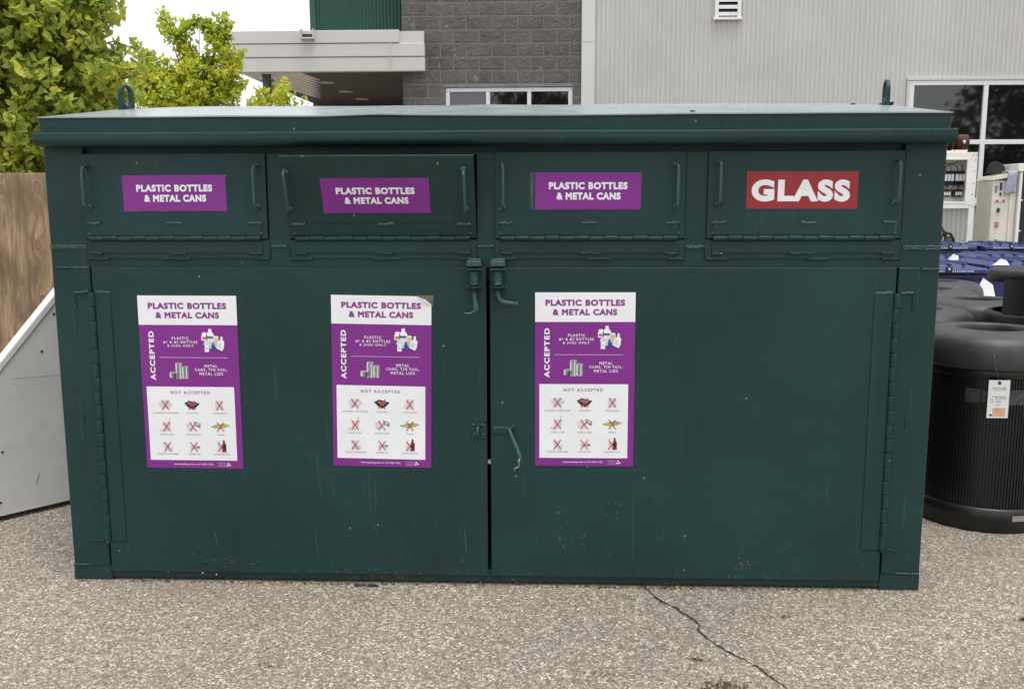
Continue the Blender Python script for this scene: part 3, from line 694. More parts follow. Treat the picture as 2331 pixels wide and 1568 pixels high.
def spring_bolt(door, x, bend):
    k = MB(); yc = -.034
    k.box(x-.029, x+.029, -.062, -.012, 1.268, 1.277, 0, .002); k.box(x-.031, x+.031, -.058, -.012, 1.342, 1.349, 0, .002)
    k.box(x-.030, x+.030, -.058, -.012, 1.357, 1.381, 1, .004); k.box(x-.024, x+.030, -.052, -.012, 1.381, 1.388, 1, .003)
    for q in (-1, 1): k.tube([(x-.029, -.060, 1.272), (x+.029, -.060, 1.272)], .005, 6)
    k.tube([(x, yc, 1.215), (x, yc, 1.372)], .0085, 10)
    hp = [(x+.0175*math.cos(t*.52), yc+.0175*math.sin(t*.52), 1.280+.060*t/92) for t in range(93)]
    k.tube(hp, .0034, 6, 1)
    for _ in range(10): k.ball((x+random.choice((-1, 1))*.029+random.uniform(-.004, .004), -.014, random.choice((1.272, 1.345))+random.uniform(-.008, .008)), random.uniform(.004, .007), 1, 6, 4)
    if bend > 0: pts = [(x, yc, 1.262), (x, yc, 1.245), (x+.006, yc-.004, 1.226), (x+.022, yc-.010, 1.214), (x+.045, yc-.014, 1.210), (x+.078, yc-.016, 1.207)]
    else: pts = [(x, yc, 1.262), (x, yc, 1.236), (x+.003, yc-.010, 1.218), (x+.008, yc-.035, 1.204), (x+.012, yc-.075, 1.197)]
    k.tube(pts, .0098, 12, 1)
    e = Vector(pts[-1]); k.ball(e, .0115, 1, 8, 5, (.5, .5, 1)) if bend > 0 else k.tube([pts[-1], (e.x, e.y-.006, e.z)], .0115, 12, 1)
    if bend < 0: k.tube([(x+.010, -.10, 1.188), (x-.002, -.085, 1.180), (x-.016, -.06, 1.171), (x-.04, -.05, 1.170)], .0013, 5, 2)
    else:
        for _ in range(6): k.ball((x+random.uniform(-.008, .008), yc-.016, 1.283+random.uniform(0, .015)), .003, 2, 6, 4)
    k.build('spring_bolt', [GR, OLD, M['bare']], door)
def long_hinge(door, xb, lx0, lx1, rx0, rx1):
    k = MB(); n_ = 18; z0, z1 = .182, 1.247; st = (z1-z0)/n_
    for i in range(n_):
        dx = .0012 if i % 2 else -.0012
        k.tube([(xb+dx, -.016, z0+i*st+.001), (xb+dx, -.016, z0+i*st+.004), (xb+dx, -.016, z0+(i+1)*st-.004), (xb+dx, -.016, z0+(i+1)*st-.001)], [.0131, .0136, .0136, .0131], 12)
    k.tube([(xb, -.016, z0), (xb, -.016, z1)], .008, 8)
    k.box(lx0, lx1, -.0165 if lx0 > 3 else -.0095, -.0125 if lx0 > 3 else -.0052, z0, z1, 0, .001)
    k.box(rx0, rx1, -.0095 if lx0 > 3 else -.0165, -.0052 if lx0 > 3 else -.0125, z0, z1, 0, .001)
    for a, c in ((lx0, lx1), (rx0, rx1)):
        k.bead((a, -.012, z1+.002), (c, -.012, z1+.003), .0062, 1); k.bead((a, -.012, z0-.002), (c, -.012, z0-.002), .004)
    for xx in ((lx0, rx1)):
        k.bead((xx, -.011, 1.18), (xx, -.011, 1.244), .003, 0); k.bead((xx, -.011, .70), (xx, -.011, .74), .003)
    k.ball((xb, -.018, z0-.004), .010, 2 if xb < 1 else 0, 8, 5)
    k.build('hinge', [GR, OLD, M['rust']], door)

dL = MB(); dL.box(.170, 1.7945, -.012, -.004, .0435, 1.3505, 0, .0018)
ghost(dL, .347, .788, .494, 1.242); ghost(dL, 1.142, 1.580, .503, 1.244)
for x, z, a, l_ in ((.52, .22, .0, .05), (1.31, .27, .3, .10), (1.67, .25, .25, .12), (1.7, .3, .2, .03), (.6, .10, 1.4, .05), (.55, .11, 1.5, .03), (.68, .1, 1.4, .04)):
    dL.tube([(x, -.0121, z), (x+math.sin(a)*l_*.5, -.0123, z-math.cos(a)*l_*.5), (x+math.sin(a)*l_, -.0121, z-math.cos(a)*l_)], [.0004, .0016, .0004], 4, 1)
def spatter(mb, cx_, cz_, rx, rz_, n_, r_, mi):
    for _ in range(n_):
        q = r_*random.uniform(.4, 1.3); mb.ball((random.gauss(cx_, rx), -.0121, max(.05, random.gauss(cz_, rz_))), q, mi, 6, 3, (random.uniform(.6, 1.3), .12, random.uniform(.7, 1.8)))
def smear(mb, x, z, l_, w_, mi):
    k_ = 9; mb.add([(x+w_*math.sin(math.pi*i/k_)*s_+.01*i/k_, -.0124, z-l_*i/k_) for i in range(k_+1) for s_ in (-1, 1)], [(2*i, 2*i+1, 2*i+3, 2*i+2) for i in range(k_)], mi)
spatter(dL, .95, .10, .5, .03, 26, .0022, 2); spatter(dL, 1.0, .35, .5, .2, 26, .0016, 1); spatter(dL, 1.4, .06, .25, .008, 30, .003, 2)
smear(dL, .625, .24, .075, .004, 1); smear(dL, 1.06, .25, .16, .0018, 1); smear(dL, 1.695, .27, .14, .0032, 1)
for x0_, z0_, w_ in ((.57, .095, .02), (.65, .105, .035), (.68, .09, .03), (.77, .085, .035), (.80, .093, .012)): dL.tube([(x0_, -.0121, z0_), (x0_+w_*.5, -.0124, z0_-.002), (x0_+w_, -.0121, z0_-.001)], [.0008, .0028, .0006], 5, 1)
doL = dL.build('door', [GR, OLD, M['grime']], CO)
dR = MB(); dR.box(1.8095, 3.430, -.012, -.004, .0435, 1.3505, 0, .0018)
ghost(dR, 1.993, 2.414, .509, 1.253)
for x, z, a, l_ in ((2.28, .33, .9, .03), (2.30, .32, .8, .02), (2.245, .31, .2, .015), (2.0, .2, .1, .02), (2.55, .8, .0, .02), (2.62, 1.05, .1, .02), (2.2, .18, .5, .02), (3.05, .2, 1.2, .02)):
    dR.tube([(x, -.0121, z), (x+math.sin(a)*l_*.5, -.0123, z-math.cos(a)*l_*.5), (x+math.sin(a)*l_, -.0121, z-math.cos(a)*l_)], [.0004, .0016, .0004], 4, 1)
spatter(dR, 2.10, .20, .012, .03, 9, .004, 2); spatter(dR, 2.19, .22, .014, .02, 7, .0035, 2); spatter(dR, 2.87, .11, .03, .016, 16, .004, 2); spatter(dR, 3.08, .10, .012, .015, 8, .003, 2); spatter(dR, 2.32, .34, .03, .025, 9, .004, 1); spatter(dR, 2.6, .3, .5, .25, 30, .0016, 1); spatter(dR, 2.7, .06, .4, .008, 36, .003, 2)
smear(dR, 2.40, .42, .36, .0012, 1)
doR = dR.build('door', [GR, OLD, M['grime']], CO)
poster(.3545, .7665, .5050, 1.2350, .15, doL); poster(1.154, 1.5655, .5185, 1.2385, .9, doL, True); poster(1.9935, 2.3985, .5290, 1.2510, -.12, doR)
spring_bolt(doL, 1.748, -1); spring_bolt(doR, 1.843, 1)
long_hinge(doL, .1648, .095, .150, .180, .243); long_hinge(doR, 3.4352, 3.348, 3.421, 3.450, 3.500)
# latch on left door: four-bolt eye plate; right door: hasp strap with hanging arm
k = MB()
k.box(1.728, 1.790, -.0155, -.012, .645, .708, 0, .003)
for x in (1.741, 1.778):
    for z in (.657, .697): k.ball((x, -.016, z), .012, 0, 8, 5, (1, .45, .8)); k.bead((x-.011, -.016, z-.010), (x+.011, -.016, z-.010), .0024, 1)
k.tube([(1.757, -.014, .694), (1.757, -.032, .692), (1.756, -.038, .678), (1.756, -.034, .662), (1.756, -.014, .658)], .0055, 8, 1)
for _ in range(14): k.ball((1.759+random.uniform(-.034, .034), -.0145, random.choice((.646, .71))+random.uniform(-.005, .006)), random.uniform(.003, .006), 0, 6, 4)
k.build('eye_plate', [GR, OLD], doL)
k = MB()
k.box(1.818, 1.893, -.020, -.012, .664, .694, 0, .002)
for x, z in ((1.834, .682), (1.855, .685), (1.873, .678)):
    k.tube([(x+.0075*math.cos(t*.7), -.0205, z+.0075*math.sin(t*.7)) for t in range(8)], .0019, 5, 1); k.ball((x, -.02, z), .004, 0, 6, 4)
k.tube([(1.885, -.018, .693), (1.897, -.024, .692), (1.903, -.022, .698), (1.906, -.016, .703)], .003, 6, 1)
for z in (.665, .676, .687): k.ball((1.908, -.014, z), .006, 0, 6, 4)
vv = []
for (x, y, z, hw) in ((1.885, -.026, .692, .0065), (1.932, -.075, .592, .0060), (1.936, -.078, .578, .005)):
    vv += [(x-hw, y, z), (x+hw, y-.002, z), (x+hw, y+.006, z-.004), (x-hw, y+.006, z-.004)]
k.add(vv, [(0, 1, 2, 3)]+[(i*4+j, i*4+(j+1) % 4, i*4+4+(j+1) % 4, i*4+4+j) for i in range(2) for j in range(4)]+[(11, 10, 9, 8)], 1)
k.tube([(1.935, -.078, .578), (1.938, -.07, .56), (1.936, -.06, .542), (1.926, -.05, .534)], .0016, 5, 2); k.tube([(1.931, -.078, .574), (1.928, -.07, .555), (1.929, -.06, .538), (1.926, -.05, .532), (1.915, -.045, .528), (1.905, -.04, .514)], [.0022, .0018, .0016, .0025, .0028, .0012], 5, 3)
k.tube([(1.932, -.076, .575), (1.924, -.07, .562)], .002, 5, 3)
k.build('hasp_arm', [GR, OLD, M['rubber'], M['bare']], doR)
lt2 = MB(); lt2.box(1.7955, 1.8085, .01, .03, .528, .541); lt2.build('lock_tongue', M['paper'], CO)

# ------------------------------------------------------------ left: plank fence and white slant-front bin
fe = thing('wooden_fence', 'brown treated pine fence panel with knots at the left edge', 'fence', (-2.0, 1.75, 0))
m_ = MB(); m_.box(-3.6, -.93, 1.75, 1.79, .02, 1.784, 0, .003); m_.build('panel', M['wood'], fe)
m_ = MB(); m_.box(-3.6, -.95, 1.79, 1.83, 1.30, 1.39, 0, .003); m_.box(-3.6, -.95, 1.79, 1.83, .35, .44, 0, .003); m_.build('rail', M['wood'], fe)
for x in (-3.5, -1.15): m_ = MB(); m_.box(x, x+.09, 1.832, 1.92, 0, 1.74, 0, .004); m_.build('post', M['wood'], fe)

wb = thing('slanted_bin', 'white bin with a slant topped end panel and dark screw heads before the wooden fence', 'bin', (-.55, .95, 0))
d = Vector((.636, .772, 0)).normalized(); nn = Vector((-d.y, d.x, 0)); o = Vector((-.75, .706, 0))
def sl(s_, q, z): v = o+d*s_+nn*q; return (v.x, v.y, z)
zt = lambda s_: .728+1.10*s_
def extr(mb, prof, q0, q1, mi=0):
    n_ = len(prof); mb.add([sl(a, q0, z) for a, z in prof]+[sl(a, q1, z) for a, z in prof], [list(range(n_)), list(range(2*n_-1, n_-1, -1))]+[(i, i+n_, (i+1) % n_+n_, (i+1) % n_) for i in range(n_)], mi)
m_ = MB(); extr(m_, [(-.46, .03), (.80, .03), (.80, zt(.46)), (.46, zt(.46)), (-.46, zt(-.46))], 0, .055)
for a, z in ((.27, .85), (.04, .36), (.01, .10), (.345, zt(.345)-.07), (-.2, .4)):
    c0 = Vector(sl(a, -.0015, z)); m_.tube([c0, c0-nn*.002], .0065, 8, 1)
m_.tube([sl(.19, -.0005, .155), sl(.21, -.0005, .21)], .0012, 4, 1)
m_.tube([sl(.12, -.0003, .727), sl(.38, -.0003, .715)], .0007, 4, 2)
m_.build('body', [M['offwhite'], M['screw'], M['ink_mid']], wb)
m_ = MB(); extr(m_, [(-.44, .035), (.78, .035), (.78, zt(.46)-.3), (.46, zt(.46)-.3), (-.20, zt(-.20)-.3)], .056, .60); m_.build('shade_shell', M['offwhite'], wb)  # unseen shell behind the end panel, added to shade the ground
m_ = MB(); extr(m_, [(-.47, zt(-.47)+.002), (.46, zt(.46)+.002), (.46, zt(.46)+.022), (-.47, zt(-.47)+.022)], -.010, .066)
extr(m_, [(-.47, zt(-.47)-.016), (.46, zt(.46)-.016), (.46, zt(.46)+.0), (-.47, zt(-.47)+.0)], -.009, -.001)
extr(m_, [(.462, zt(.46)+.002), (.81, zt(.46)+.002), (.81, zt(.46)+.022), (.462, zt(.46)+.022)], -.010, .066)
m_.build('top_panel', M['white_trim'], wb)
for a in (-.40, .65):
    m_ = MB(); extr(m_, [(a, 0), (a+.08, 0), (a+.08, .029), (a, .029)], .02, .50); m_.build('foot', M['dark_metal'], wb)

# ------------------------------------------------------------ trees
def tree(name, label, trunk, lobes, nleaf, ls, mat, seed, twig_len=.38, holes=(), limb=1.0, pw=1.0):
    rnd = random.Random(seed)
    t = thing(name, label, 'tree', (trunk[0], trunk[1], 0), 'ginkgo trees behind the container')
    tr = MB(); h = trunk[2]
    tr.tube([(trunk[0]+.04*math.sin(k*1.7), trunk[1]+.03*math.cos(k*2.1), h*k/8) for k in range(9)], [trunk[3]*(1-.55*k/8) for k in range(9)], 12)
    for (cx_, cy_, cz_, rx, ry, rz_) in lobes:
        s0 = Vector((trunk[0], trunk[1], min(h*.95, max(h*.4, cz_-rz_*1.6)))); e0 = Vector((cx_, cy_, cz_+rz_*.3))
        mid = s0.lerp(e0, .5)+Vector((0, 0, .12))
        tr.tube([s0, s0.lerp(mid, .5)+Vector((rnd.uniform(-.04, .04), 0, .05)), mid, mid.lerp(e0, .5), e0], [limb*trunk[3]*q for q in (.42, .34, .26, .17, .05)], 8)
    tr.build('trunk', M['bark'], t)
    tw = MB(); lv = []; lf = []
    vol = [(a[3]*a[4]*a[5])**pw for a in lobes]; tot = sum(vol)
    def leaf(p, dr, s_):
        a = Vector((rnd.gauss(0, 1), rnd.gauss(0, 1), rnd.gauss(-.5, .8))).normalized()
        ax = (dr*.3+a).normalized(); sd = ax.cross(Vector((rnd.gauss(0, 1), rnd.gauss(0, 1), rnd.gauss(0, 1)))).normalized(); nm = ax.cross(sd)
        st = p+ax*s_*.30; o_ = len(lv); fold = rnd.uniform(-.35, .55)
        lv.append(p); lv.append(p+sd*s_*.03); lv.append(st)
        ang = (-54, -27, -4, 4, 27, 54); rr = (1.04, 1.0, .84, .84, 1.0, 1.04)
        for g_, r_ in zip(ang, rr):
            q = R(g_); lv.append(st+(ax*math.cos(q)+sd*math.sin(q))*s_*.74*r_+nm*s_*(fold*abs(math.sin(q))+rnd.uniform(-.09, .09)))
        lf.append((o_, o_+1, o_+2))
        for k_ in range(5): lf.append((o_+2, o_+3+k_, o_+4+k_))
    def inside(p):
        for a in holes:
            if ((p.x-a[0])/a[3])**2+((p.y-a[1])/(a[3]*3))**2+((p.z-a[2])/a[3])**2 < 1: return False
        return True
    made = 0
    while made < nleaf:
        q = rnd.uniform(0, tot); i = 0
        while q > vol[i] and i < len(vol)-1: q -= vol[i]; i += 1
        L_ = lobes[i]
        while True:
            u = Vector((rnd.uniform(-1, 1), rnd.uniform(-1, 1), rnd.uniform(-1, 1)))
            if .08 < u.length < 1: break
        u *= (.55+.45*u.length)/max(.3, u.length)*u.length if rnd.random() < .6 else 1
        p = Vector((L_[0]+u.x*L_[3], L_[1]+u.y*L_[4], L_[2]+u.z*L_[5]))
        dr = (Vector((u.x, u.y, u.z*.6+.5))+Vector((rnd.gauss(0, .4), rnd.gauss(0, .4), rnd.gauss(0, .4)))).normalized()
        ln = twig_len*rnd.uniform(.6, 1.2); a = p-dr*ln*.6; bnd = Vector((rnd.gauss(0, .05), rnd.gauss(0, .05), rnd.gauss(0, .05)))
        if not inside(p): 
            if rnd.random() < .93: continue
        pts = [a, a+dr*ln*.5+bnd, a+dr*ln]
        tw.tube(pts, [.006*ls/.07, .0045*ls/.07, .002*ls/.07], 4, 0, False)
        k_ = int(ln/(ls*.5))
        for j in range(k_+1):
            f_ = j/max(1, k_); c = (pts[0].lerp(pts[1], f_*2) if f_ < .5 else pts[1].lerp(pts[2], f_*2-1))
            for _ in range(rnd.randint(2, 4)):
                leaf(c, dr, ls*rnd.uniform(.62, 1.15)); made += 1
    if nleaf > 2000: tw.build('branches', M['bark_dark'], t)
    c = MB(); c.v = [tuple(v) for v in lv]; c.f = lf; c.m = [0]*len(lf); c.sm = [False]*len(lf)
    c.build('crown', mat, t)
    return t
tree('ginkgo_tree', 'large leafy green ginkgo tree rising behind the wooden fence', (-2.75, 4.3, 3.0, .11),
     [(-2.55, 4.15, 2.75, 1.15, .80, 1.1), (-2.15, 3.75, 1.95, .72, .5, .55), (-2.35, 4.0, 3.55, .95, .7, .75), (-1.75, 3.9, 2.75, .48, .4, .42), (-1.68, 3.95, 3.25, .36, .4, .4), (-1.65, 3.8, 2.25, .36, .4, .35)],
     19000, .088, M['leaf_green'], 3, .36, [(-1.47, 3.9, 2.47, .09), (-1.46, 3.9, 2.18, .07)])
def T2(px, py, y=8.5): return (-2.531+(px-430)*.0057-(py-30)*.00055, y, 3.974-(py-30)*.0055)
lob = []
for px, py, rx, rz_, ry in [(430, 222, 115, 40, .6), (352, 185, 40, 48, .4), (400, 178, 42, 42, .4), (338, 150, 22, 34, .25), (432, 122, 18, 28, .2), (408, 86, 13, 24, .15), (388, 58, 9, 18, .12), (372, 40, 6, 10, .08), (470, 178, 48, 48, .4), (478, 132, 24, 36, .25), (500, 92, 15, 30, .2), (512, 58, 10, 22, .12), (455, 50, 22, 9, .12), (430, 54, 14, 9, .1), (480, 60, 12, 12, .1), (530, 128, 16, 28, .22), (528, 185, 26, 44, .3), (326, 118, 8, 18, .12)]:
    x, y, z = T2(px, py); lob.append((x, y, z, rx*.0057*.92, ry, rz_*.0055*.92))
tree('ginkgo_tree', 'yellow green ginkgo tree with a forked crown in front of the grey canopy', (-2.5, 8.55, 2.6, .075), lob, 8200, .070, M['leaf_yellow'], 5, .17,
     [(*T2(470, 105), .10), (*T2(350, 100), .13), (*T2(345, 60), .1)], .38, .62)
lob = []
for px, py, rx, rz_, ry in [(612, 226, 26, 22, .25), (645, 214, 24, 24, .25), (608, 200, 12, 16, .15), (660, 200, 10, 14, .12), (690, 238, 18, 9, .15), (640, 250, 60, 22, .3)]:
    x, y, z = T2(px, py); lob.append((x, y, z, rx*.0057, ry, rz_*.0055))
tree('ginkgo_tree', 'small low ginkgo crown peeping over the container under the canopy', (-1.45, 8.6, 2.2, .05), lob, 850, .066, M['leaf_yellow'], 9, .2, (), .4)
lob = []
for px, py, rx, rz_, ry in [(250, 232, 34, 22, .25), (285, 215, 24, 40, .25), (240, 260, 60, 30, .3), (300, 250, 60, 25, .3)]:
    x, y, z = T2(px, py, 8.2); lob.append((x+.08, y, z-.02, rx*.0057, ry, rz_*.0055))
tree('ginkgo_tree', 'golden low ginkgo crown between the green and the forked tree', (-3.55, 8.2, 2.3, .05), lob, 1300, .066, M['leaf_yellow'], 12, .2, (), .4)

# broad trees across the lot, seen only as reflections in the windows
BT = thing('broad_tree', 'broad dark tree across the lot, mirrored in the big window', 'tree', (22.5, -20, 0), 'broad trees across the lot')
c = MB(); c.tube([(22.5, -20, 0), (22.6, -20, 1.5), (22.4, -20.1, 3)], [.3, .24, .18], 10); c.build('trunk', M['bark'], BT)
c = MB(); rnd = random.Random(4)
for (cx_, cz_, r_) in ((22.4, 4.6, 2.3), (20.4, 3.2, 1.7), (24.6, 4.4, 2.2), (23.4, 6.8, 2.0), (21.3, 1.9, 1.9), (24, 2.0, 2.2)):
    for _ in range(900):
        u = Vector((rnd.gauss(0, 1), rnd.gauss(0, 1), rnd.gauss(0, 1))).normalized()*r_*rnd.uniform(.55, 1.08)
        p_ = Vector((cx_, -20, cz_))+u; q = Vector((rnd.gauss(0, 1), rnd.gauss(0, 1), rnd.gauss(0, 1))).normalized(); t_ = q.orthogonal().normalized(); w_ = q.cross(t_); h_ = rnd.uniform(.10, .22)
        c.add([p_+t_*h_, p_+w_*h_*.7, p_-t_*h_, p_-w_*h_*.7], [(0, 1, 2, 3)])
c.build('crown', M['leaf_dark'], BT)
dup(BT, (29.0, -21, 0), 1.1, 'broad dark tree across the lot, at the far right of the mirrored row')
dup(BT, (1.6, -22, 0), 2.0, 'broad dark tree across the lot, mirrored in the tower window')

# ------------------------------------------------------------ the store building
BD = thing('store_building', 'grey store building with block tower, corrugated metal wall and canopy', 'building', (3, 13, 0))
# block tower: every block its own rough face
bl = MB(); bh, bw = .1955, .385; gap = .005
bl.box(-.150, 2.520, 10.7088, 10.9, 0, 3.289-1.1, 1); bl.box(-.150, 2.520, 10.7088, 10.9, 3.29, 7.0, 1); bl.box(-.150, .483, 10.7088, 10.9, 2.189, 3.29, 1); bl.box(2.395, 2.520, 10.7088, 10.9, 2.189, 3.29, 1)
z_base = 4.507-23*bh
def blk(x0, x1, z0, z1):
    nx, nz = max(2, int((x1-x0)/.032)), 7; vs = []; sd_ = random.uniform(0, 99)
    for j in range(nz+1):
        for i in range(nx+1):
            x = x0+(x1-x0)*i/nx; z = z0+(z1-z0)*j/nz
            e = min(i, nx-i, j, nz-j)
            d_ = .0 if e == 0 else .004+.005*noise.noise(Vector((x*9, z*9, sd_)))+.008*noise.noise(Vector((x*26, z*26, sd_)))
            vs.append((x, 10.708-d_, z))
    bl.add(vs, [(j*(nx+1)+i, j*(nx+1)+i+1, (j+1)*(nx+1)+i+1, (j+1)*(nx+1)+i) for j in range(nz) for i in range(nx)], 0)
for r_ in range(36):
    z0 = z_base+r_*bh; z1 = z0+bh
    if z1 < .05: continue
    x = -.157-(bw/2 if (r_-23) % 2 == 0 else 0)
    while x < 2.52:
        a, c = max(-.157, x), min(2.52, x+bw)
        segs = [(a, c)]
        if z1 > 2.19 and z0 < 3.28:
            segs = [(a, min(c, .483)), (max(a, 2.395), c)]
        for (p0, p1) in segs:
            if p1-p0 > .03: blk(p0+gap, p1-gap, max(0, z0)+gap, z1-gap)
        x += bw
bl.build('block_wall', [M['block'], M['mortar']], BD)
sw = MB(); sw.box(-.150, -.05, 10.9, 16, 0, 7.0); sw.build('tower_side_wall', M['mortar'], BD)
# tower window
def window(x0, x1, z0, z1, yf, verts, horiz, fw_, panes):
    w_ = MB()
    w_.box(x0, x1, yf, yf+.08, z1-fw_, z1, 0, .004); w_.box(x0, x1, yf, yf+.08, z0, z0+fw_, 0, .004)
    w_.box(x0, x0+fw_, yf, yf+.08, z0+fw_, z1-fw_, 0, .004); w_.box(x1-fw_, x1, yf, yf+.08, z0+fw_, z1-fw_, 0, .004)
    for v in verts: w_.box(v-fw_/2, v+fw_/2, yf+.002, yf+.078, z0+fw_, z1-fw_, 0, .003)
    for h_ in horiz:
        xs = [x0+fw_]+sum([[v-fw_/2, v+fw_/2] for v in verts], [])+[x1-fw_]
        for a, c in zip(xs[::2], xs[1::2]): w_.box(a, c, yf+.002, yf+.078, h_-fw_/2, h_+fw_/2, 0, .003)
    fr = w_.build('window', M['frame_white'], BD)
    xs = [x0+fw_]+sum([[v-fw_/2, v+fw_/2] for v in verts], [])+[x1-fw_]; zs = [z0+fw_]+sum([[h_-fw_/2, h_+fw_/2] for h_ in horiz], [])+[z1-fw_]
    i = 0
    for a, c in zip(xs[::2], xs[1::2]):
        for q0, q1 in zip(zs[::2], zs[1::2]):
            pn = MB(); pn.box(a+.001, c-.001, yf+.036, yf+.046, q0+.001, q1-.001)
            pn.build('pane', M['glass_blind'] if i in panes else M['glass'], fr); i += 1
    rm = MB(); rm.box(x0, x1, yf+.30, yf+.32, z0, z1); rm.build('dark_room', M['inside'], fr)
    return fr
window(.488, 2.390, 2.19, 3.283, 10.735, (1.125, 1.743), (), .06, (0,))
# corrugated wall
cw_ = MB(); pit, amp = .0685, .0125
def corr(x0, x1, z0, z1, y0, pitch, am, mi=0, mb=None):
    mb = mb or cw_; n_ = int((x1-x0)/pitch*8)+1; zz = [z0+(z1-z0)*k/2 for k in range(3)]
    vs = [(x0+(x1-x0)*i/n_, y0+am-2*am*(.5+.5*math.sin(2*math.pi*(x0+(x1-x0)*i/n_)/pitch))**2, z) for z in zz for i in range(n_+1)]
    mb.add(vs, [(j*(n_+1)+i, j*(n_+1)+i+1, (j+1)*(n_+1)+i+1, (j+1)*(n_+1)+i) for j in range(2) for i in range(n_)], mi, True)
corr(2.71, 7.30, 0, 7, 10.70, pit, amp); corr(7.30, 10.6, 3.36, 7, 10.70, pit, amp); corr(7.30, 10.6, 0, 1.53, 10.70, pit, amp); corr(10.6, 14, 0, 7, 10.70, pit, amp)
cw_.box(2.71, 14, 10.84, 10.9, 0, 1.5, 0); cw_.box(2.71, 14, 10.84, 10.9, 3.4, 7, 0)
x = 2.76
while x < 7.2:
    cw_.ball((x, 10.690, 2.965+random.uniform(-.006, .006)), .008, 1, 6, 4); x += .2055
for z in (3.89, 4.82):
    x = 3.6
    while x < 13: cw_.ball((x, 10.690, z), .007, 1, 6, 4); x += 1.02
cw_.build('corrugated_wall', [M['siding'], M['fascia']], BD)
tm = MB(); tm.box(2.521, 2.712, 10.665, 10.72, 0, 3.914, 0, .004); tm.box(2.521, 2.712, 10.665, 10.72, 3.919, 7, 0, .004)
tm.build('corner_trim', M['trim_grey'], BD)
hd = MB(); hd.box(7.29, 10.62, 10.655, 10.72, 3.335, 3.385, 0, .004); hd.box(7.292, 7.332, 10.658, 10.72, 1.5, 3.33, 0, .004); hd.box(7.29, 10.62, 10.64, 10.72, 1.515, 1.560, 0, .004)
hd.build('window_trim', M['siding'], BD)
window(7.334, 10.58, 1.562, 3.332, 10.668, (8.44, 9.52), (2.45,), .066, ())
# louvred vent
vn = MB(); vn.box(4.458, 4.510, 10.64, 10.70, 4.225, 4.72, 0, .003); vn.box(4.785, 4.837, 10.64, 10.70, 4.225, 4.72, 0, .003); vn.box(4.44, 4.855, 10.63, 10.70, 4.212, 4.25, 0, .003); vn.box(4.458, 4.837, 10.64, 10.70, 4.72, 4.76, 0, .003)
vo = vn.build('wall_vent', M['white_trim'], BD)
bk = MB(); bk.box(4.51, 4.785, 10.685, 10.69, 4.25, 4.72); bk.build('vent_backing', M['inside'], vo)
for k in range(5):
    sl_ = MB(); z = 4.268+k*.098
    sl_.add([(4.511, 10.645, z), (4.784, 10.645, z), (4.784, 10.645, z+.034), (4.511, 10.645, z+.034), (4.511, 10.684, z+.03), (4.784, 10.684, z+.03), (4.784, 10.684, z+.064), (4.511, 10.684, z+.064)], [(0, 1, 2, 3), (4, 7, 6, 5), (0, 4, 5, 1), (3, 2, 6, 7), (0, 3, 7, 4), (1, 5, 6, 2)])
    sl_.build('louvre', M['white_trim'], vo)
# canopy
ca = MB()
ca.box(-2.72, -.160, 10.47, 10.60, 3.905, 4.085, 0, .006); ca.box(-2.66, .208, 10.48, 10.60, 3.712, 3.895, 0, .005); ca.box(-2.60, .208, 10.49, 10.60, 3.502, 3.700, 0, .005)
ca.box(-2.58, .20, 10.515, 10.59, 3.51, 4.07, 0); ca.box(-2.71, -.162, 10.60, 16, 4.0, 4.06, 0); ca.box(-.30, -.285, 10.468, 10.475, 3.50, 4.08, 0)
ca.build('canopy_fascia', M['fascia'], BD)
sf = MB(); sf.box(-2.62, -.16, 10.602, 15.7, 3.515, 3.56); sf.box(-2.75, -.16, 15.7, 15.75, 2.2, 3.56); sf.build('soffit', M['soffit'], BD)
ws = MB()
for k in range(9):        # pale lapped boards fanning over the outer corner of the soffit
    xa = -2.60+k*.105; xb = xa+.105
    ye = 10.60+(-1.56-xa)/.33+.12
    zz = 3.500
    da = .09*(ye-10.602); tip = .30 if ye > 11.0 else .05
    lo = [(xa, 10.604, zz), (xb, 10.604, zz-.014), (xb+.09*(ye+tip-10.602), ye+tip*.4, zz-.014), (xa+da, ye-tip*.3, zz)]
    ws.add(lo+[(q[0], q[1], zz+.012) for q in lo], [(0, 1, 2, 3), (7, 6, 5, 4), (0, 4, 5, 1), (1, 5, 6, 2), (2, 6, 7, 3), (3, 7, 4, 0)])
ws.build('soffit_boards', M['soffit_white'], BD)
for (x, y) in ((-1.568, 11.83), (-1.527, 13.15), (-1.484, 14.40)):
    dl = MB(); dl.tube([(x, y, 3.514), (x, y, 3.500)], .128, 24); dl.build('downlight', M['lens'], BD)
cl = MB(); cl.tube([(-2.216, 10.72, 0), (-2.216, 10.72, 3.50)], .066, 20); cl.tube([(-2.216, 10.72, 3.2), (-2.216, 10.72, 3.24)], .075, 20); cl.box(-2.13, -2.10, 10.64, 10.70, 3.22, 3.42); cl.build('column', M['col'], BD)
gs = MB(); n_ = 0
corr(-1.54, -.150, 4.062, 7, 11.2, .0535, .010, 0, gs); gs.box(-1.64, -1.545, 11.16, 11.22, 4.062, 7, 0, .004); gs.box(-1.64, -.155, 11.22, 16, 4.062, 7)
gs.build('green_wall', M['green_siding'], BD)
bc = MB(); bc.box(-1.60, -1.585, 10.36, 10.468, 3.955, 4.092); bc.box(-1.415, -1.40, 10.36, 10.468, 3.955, 4.092); bc.box(-1.585, -1.415, 10.37, 10.468, 3.955, 3.975); bc.box(-1.585, -1.415, 10.455, 10.467, 3.975, 4.03, 1)
bc.build('bracket', [M['fascia'], M['dark_metal']], BD)

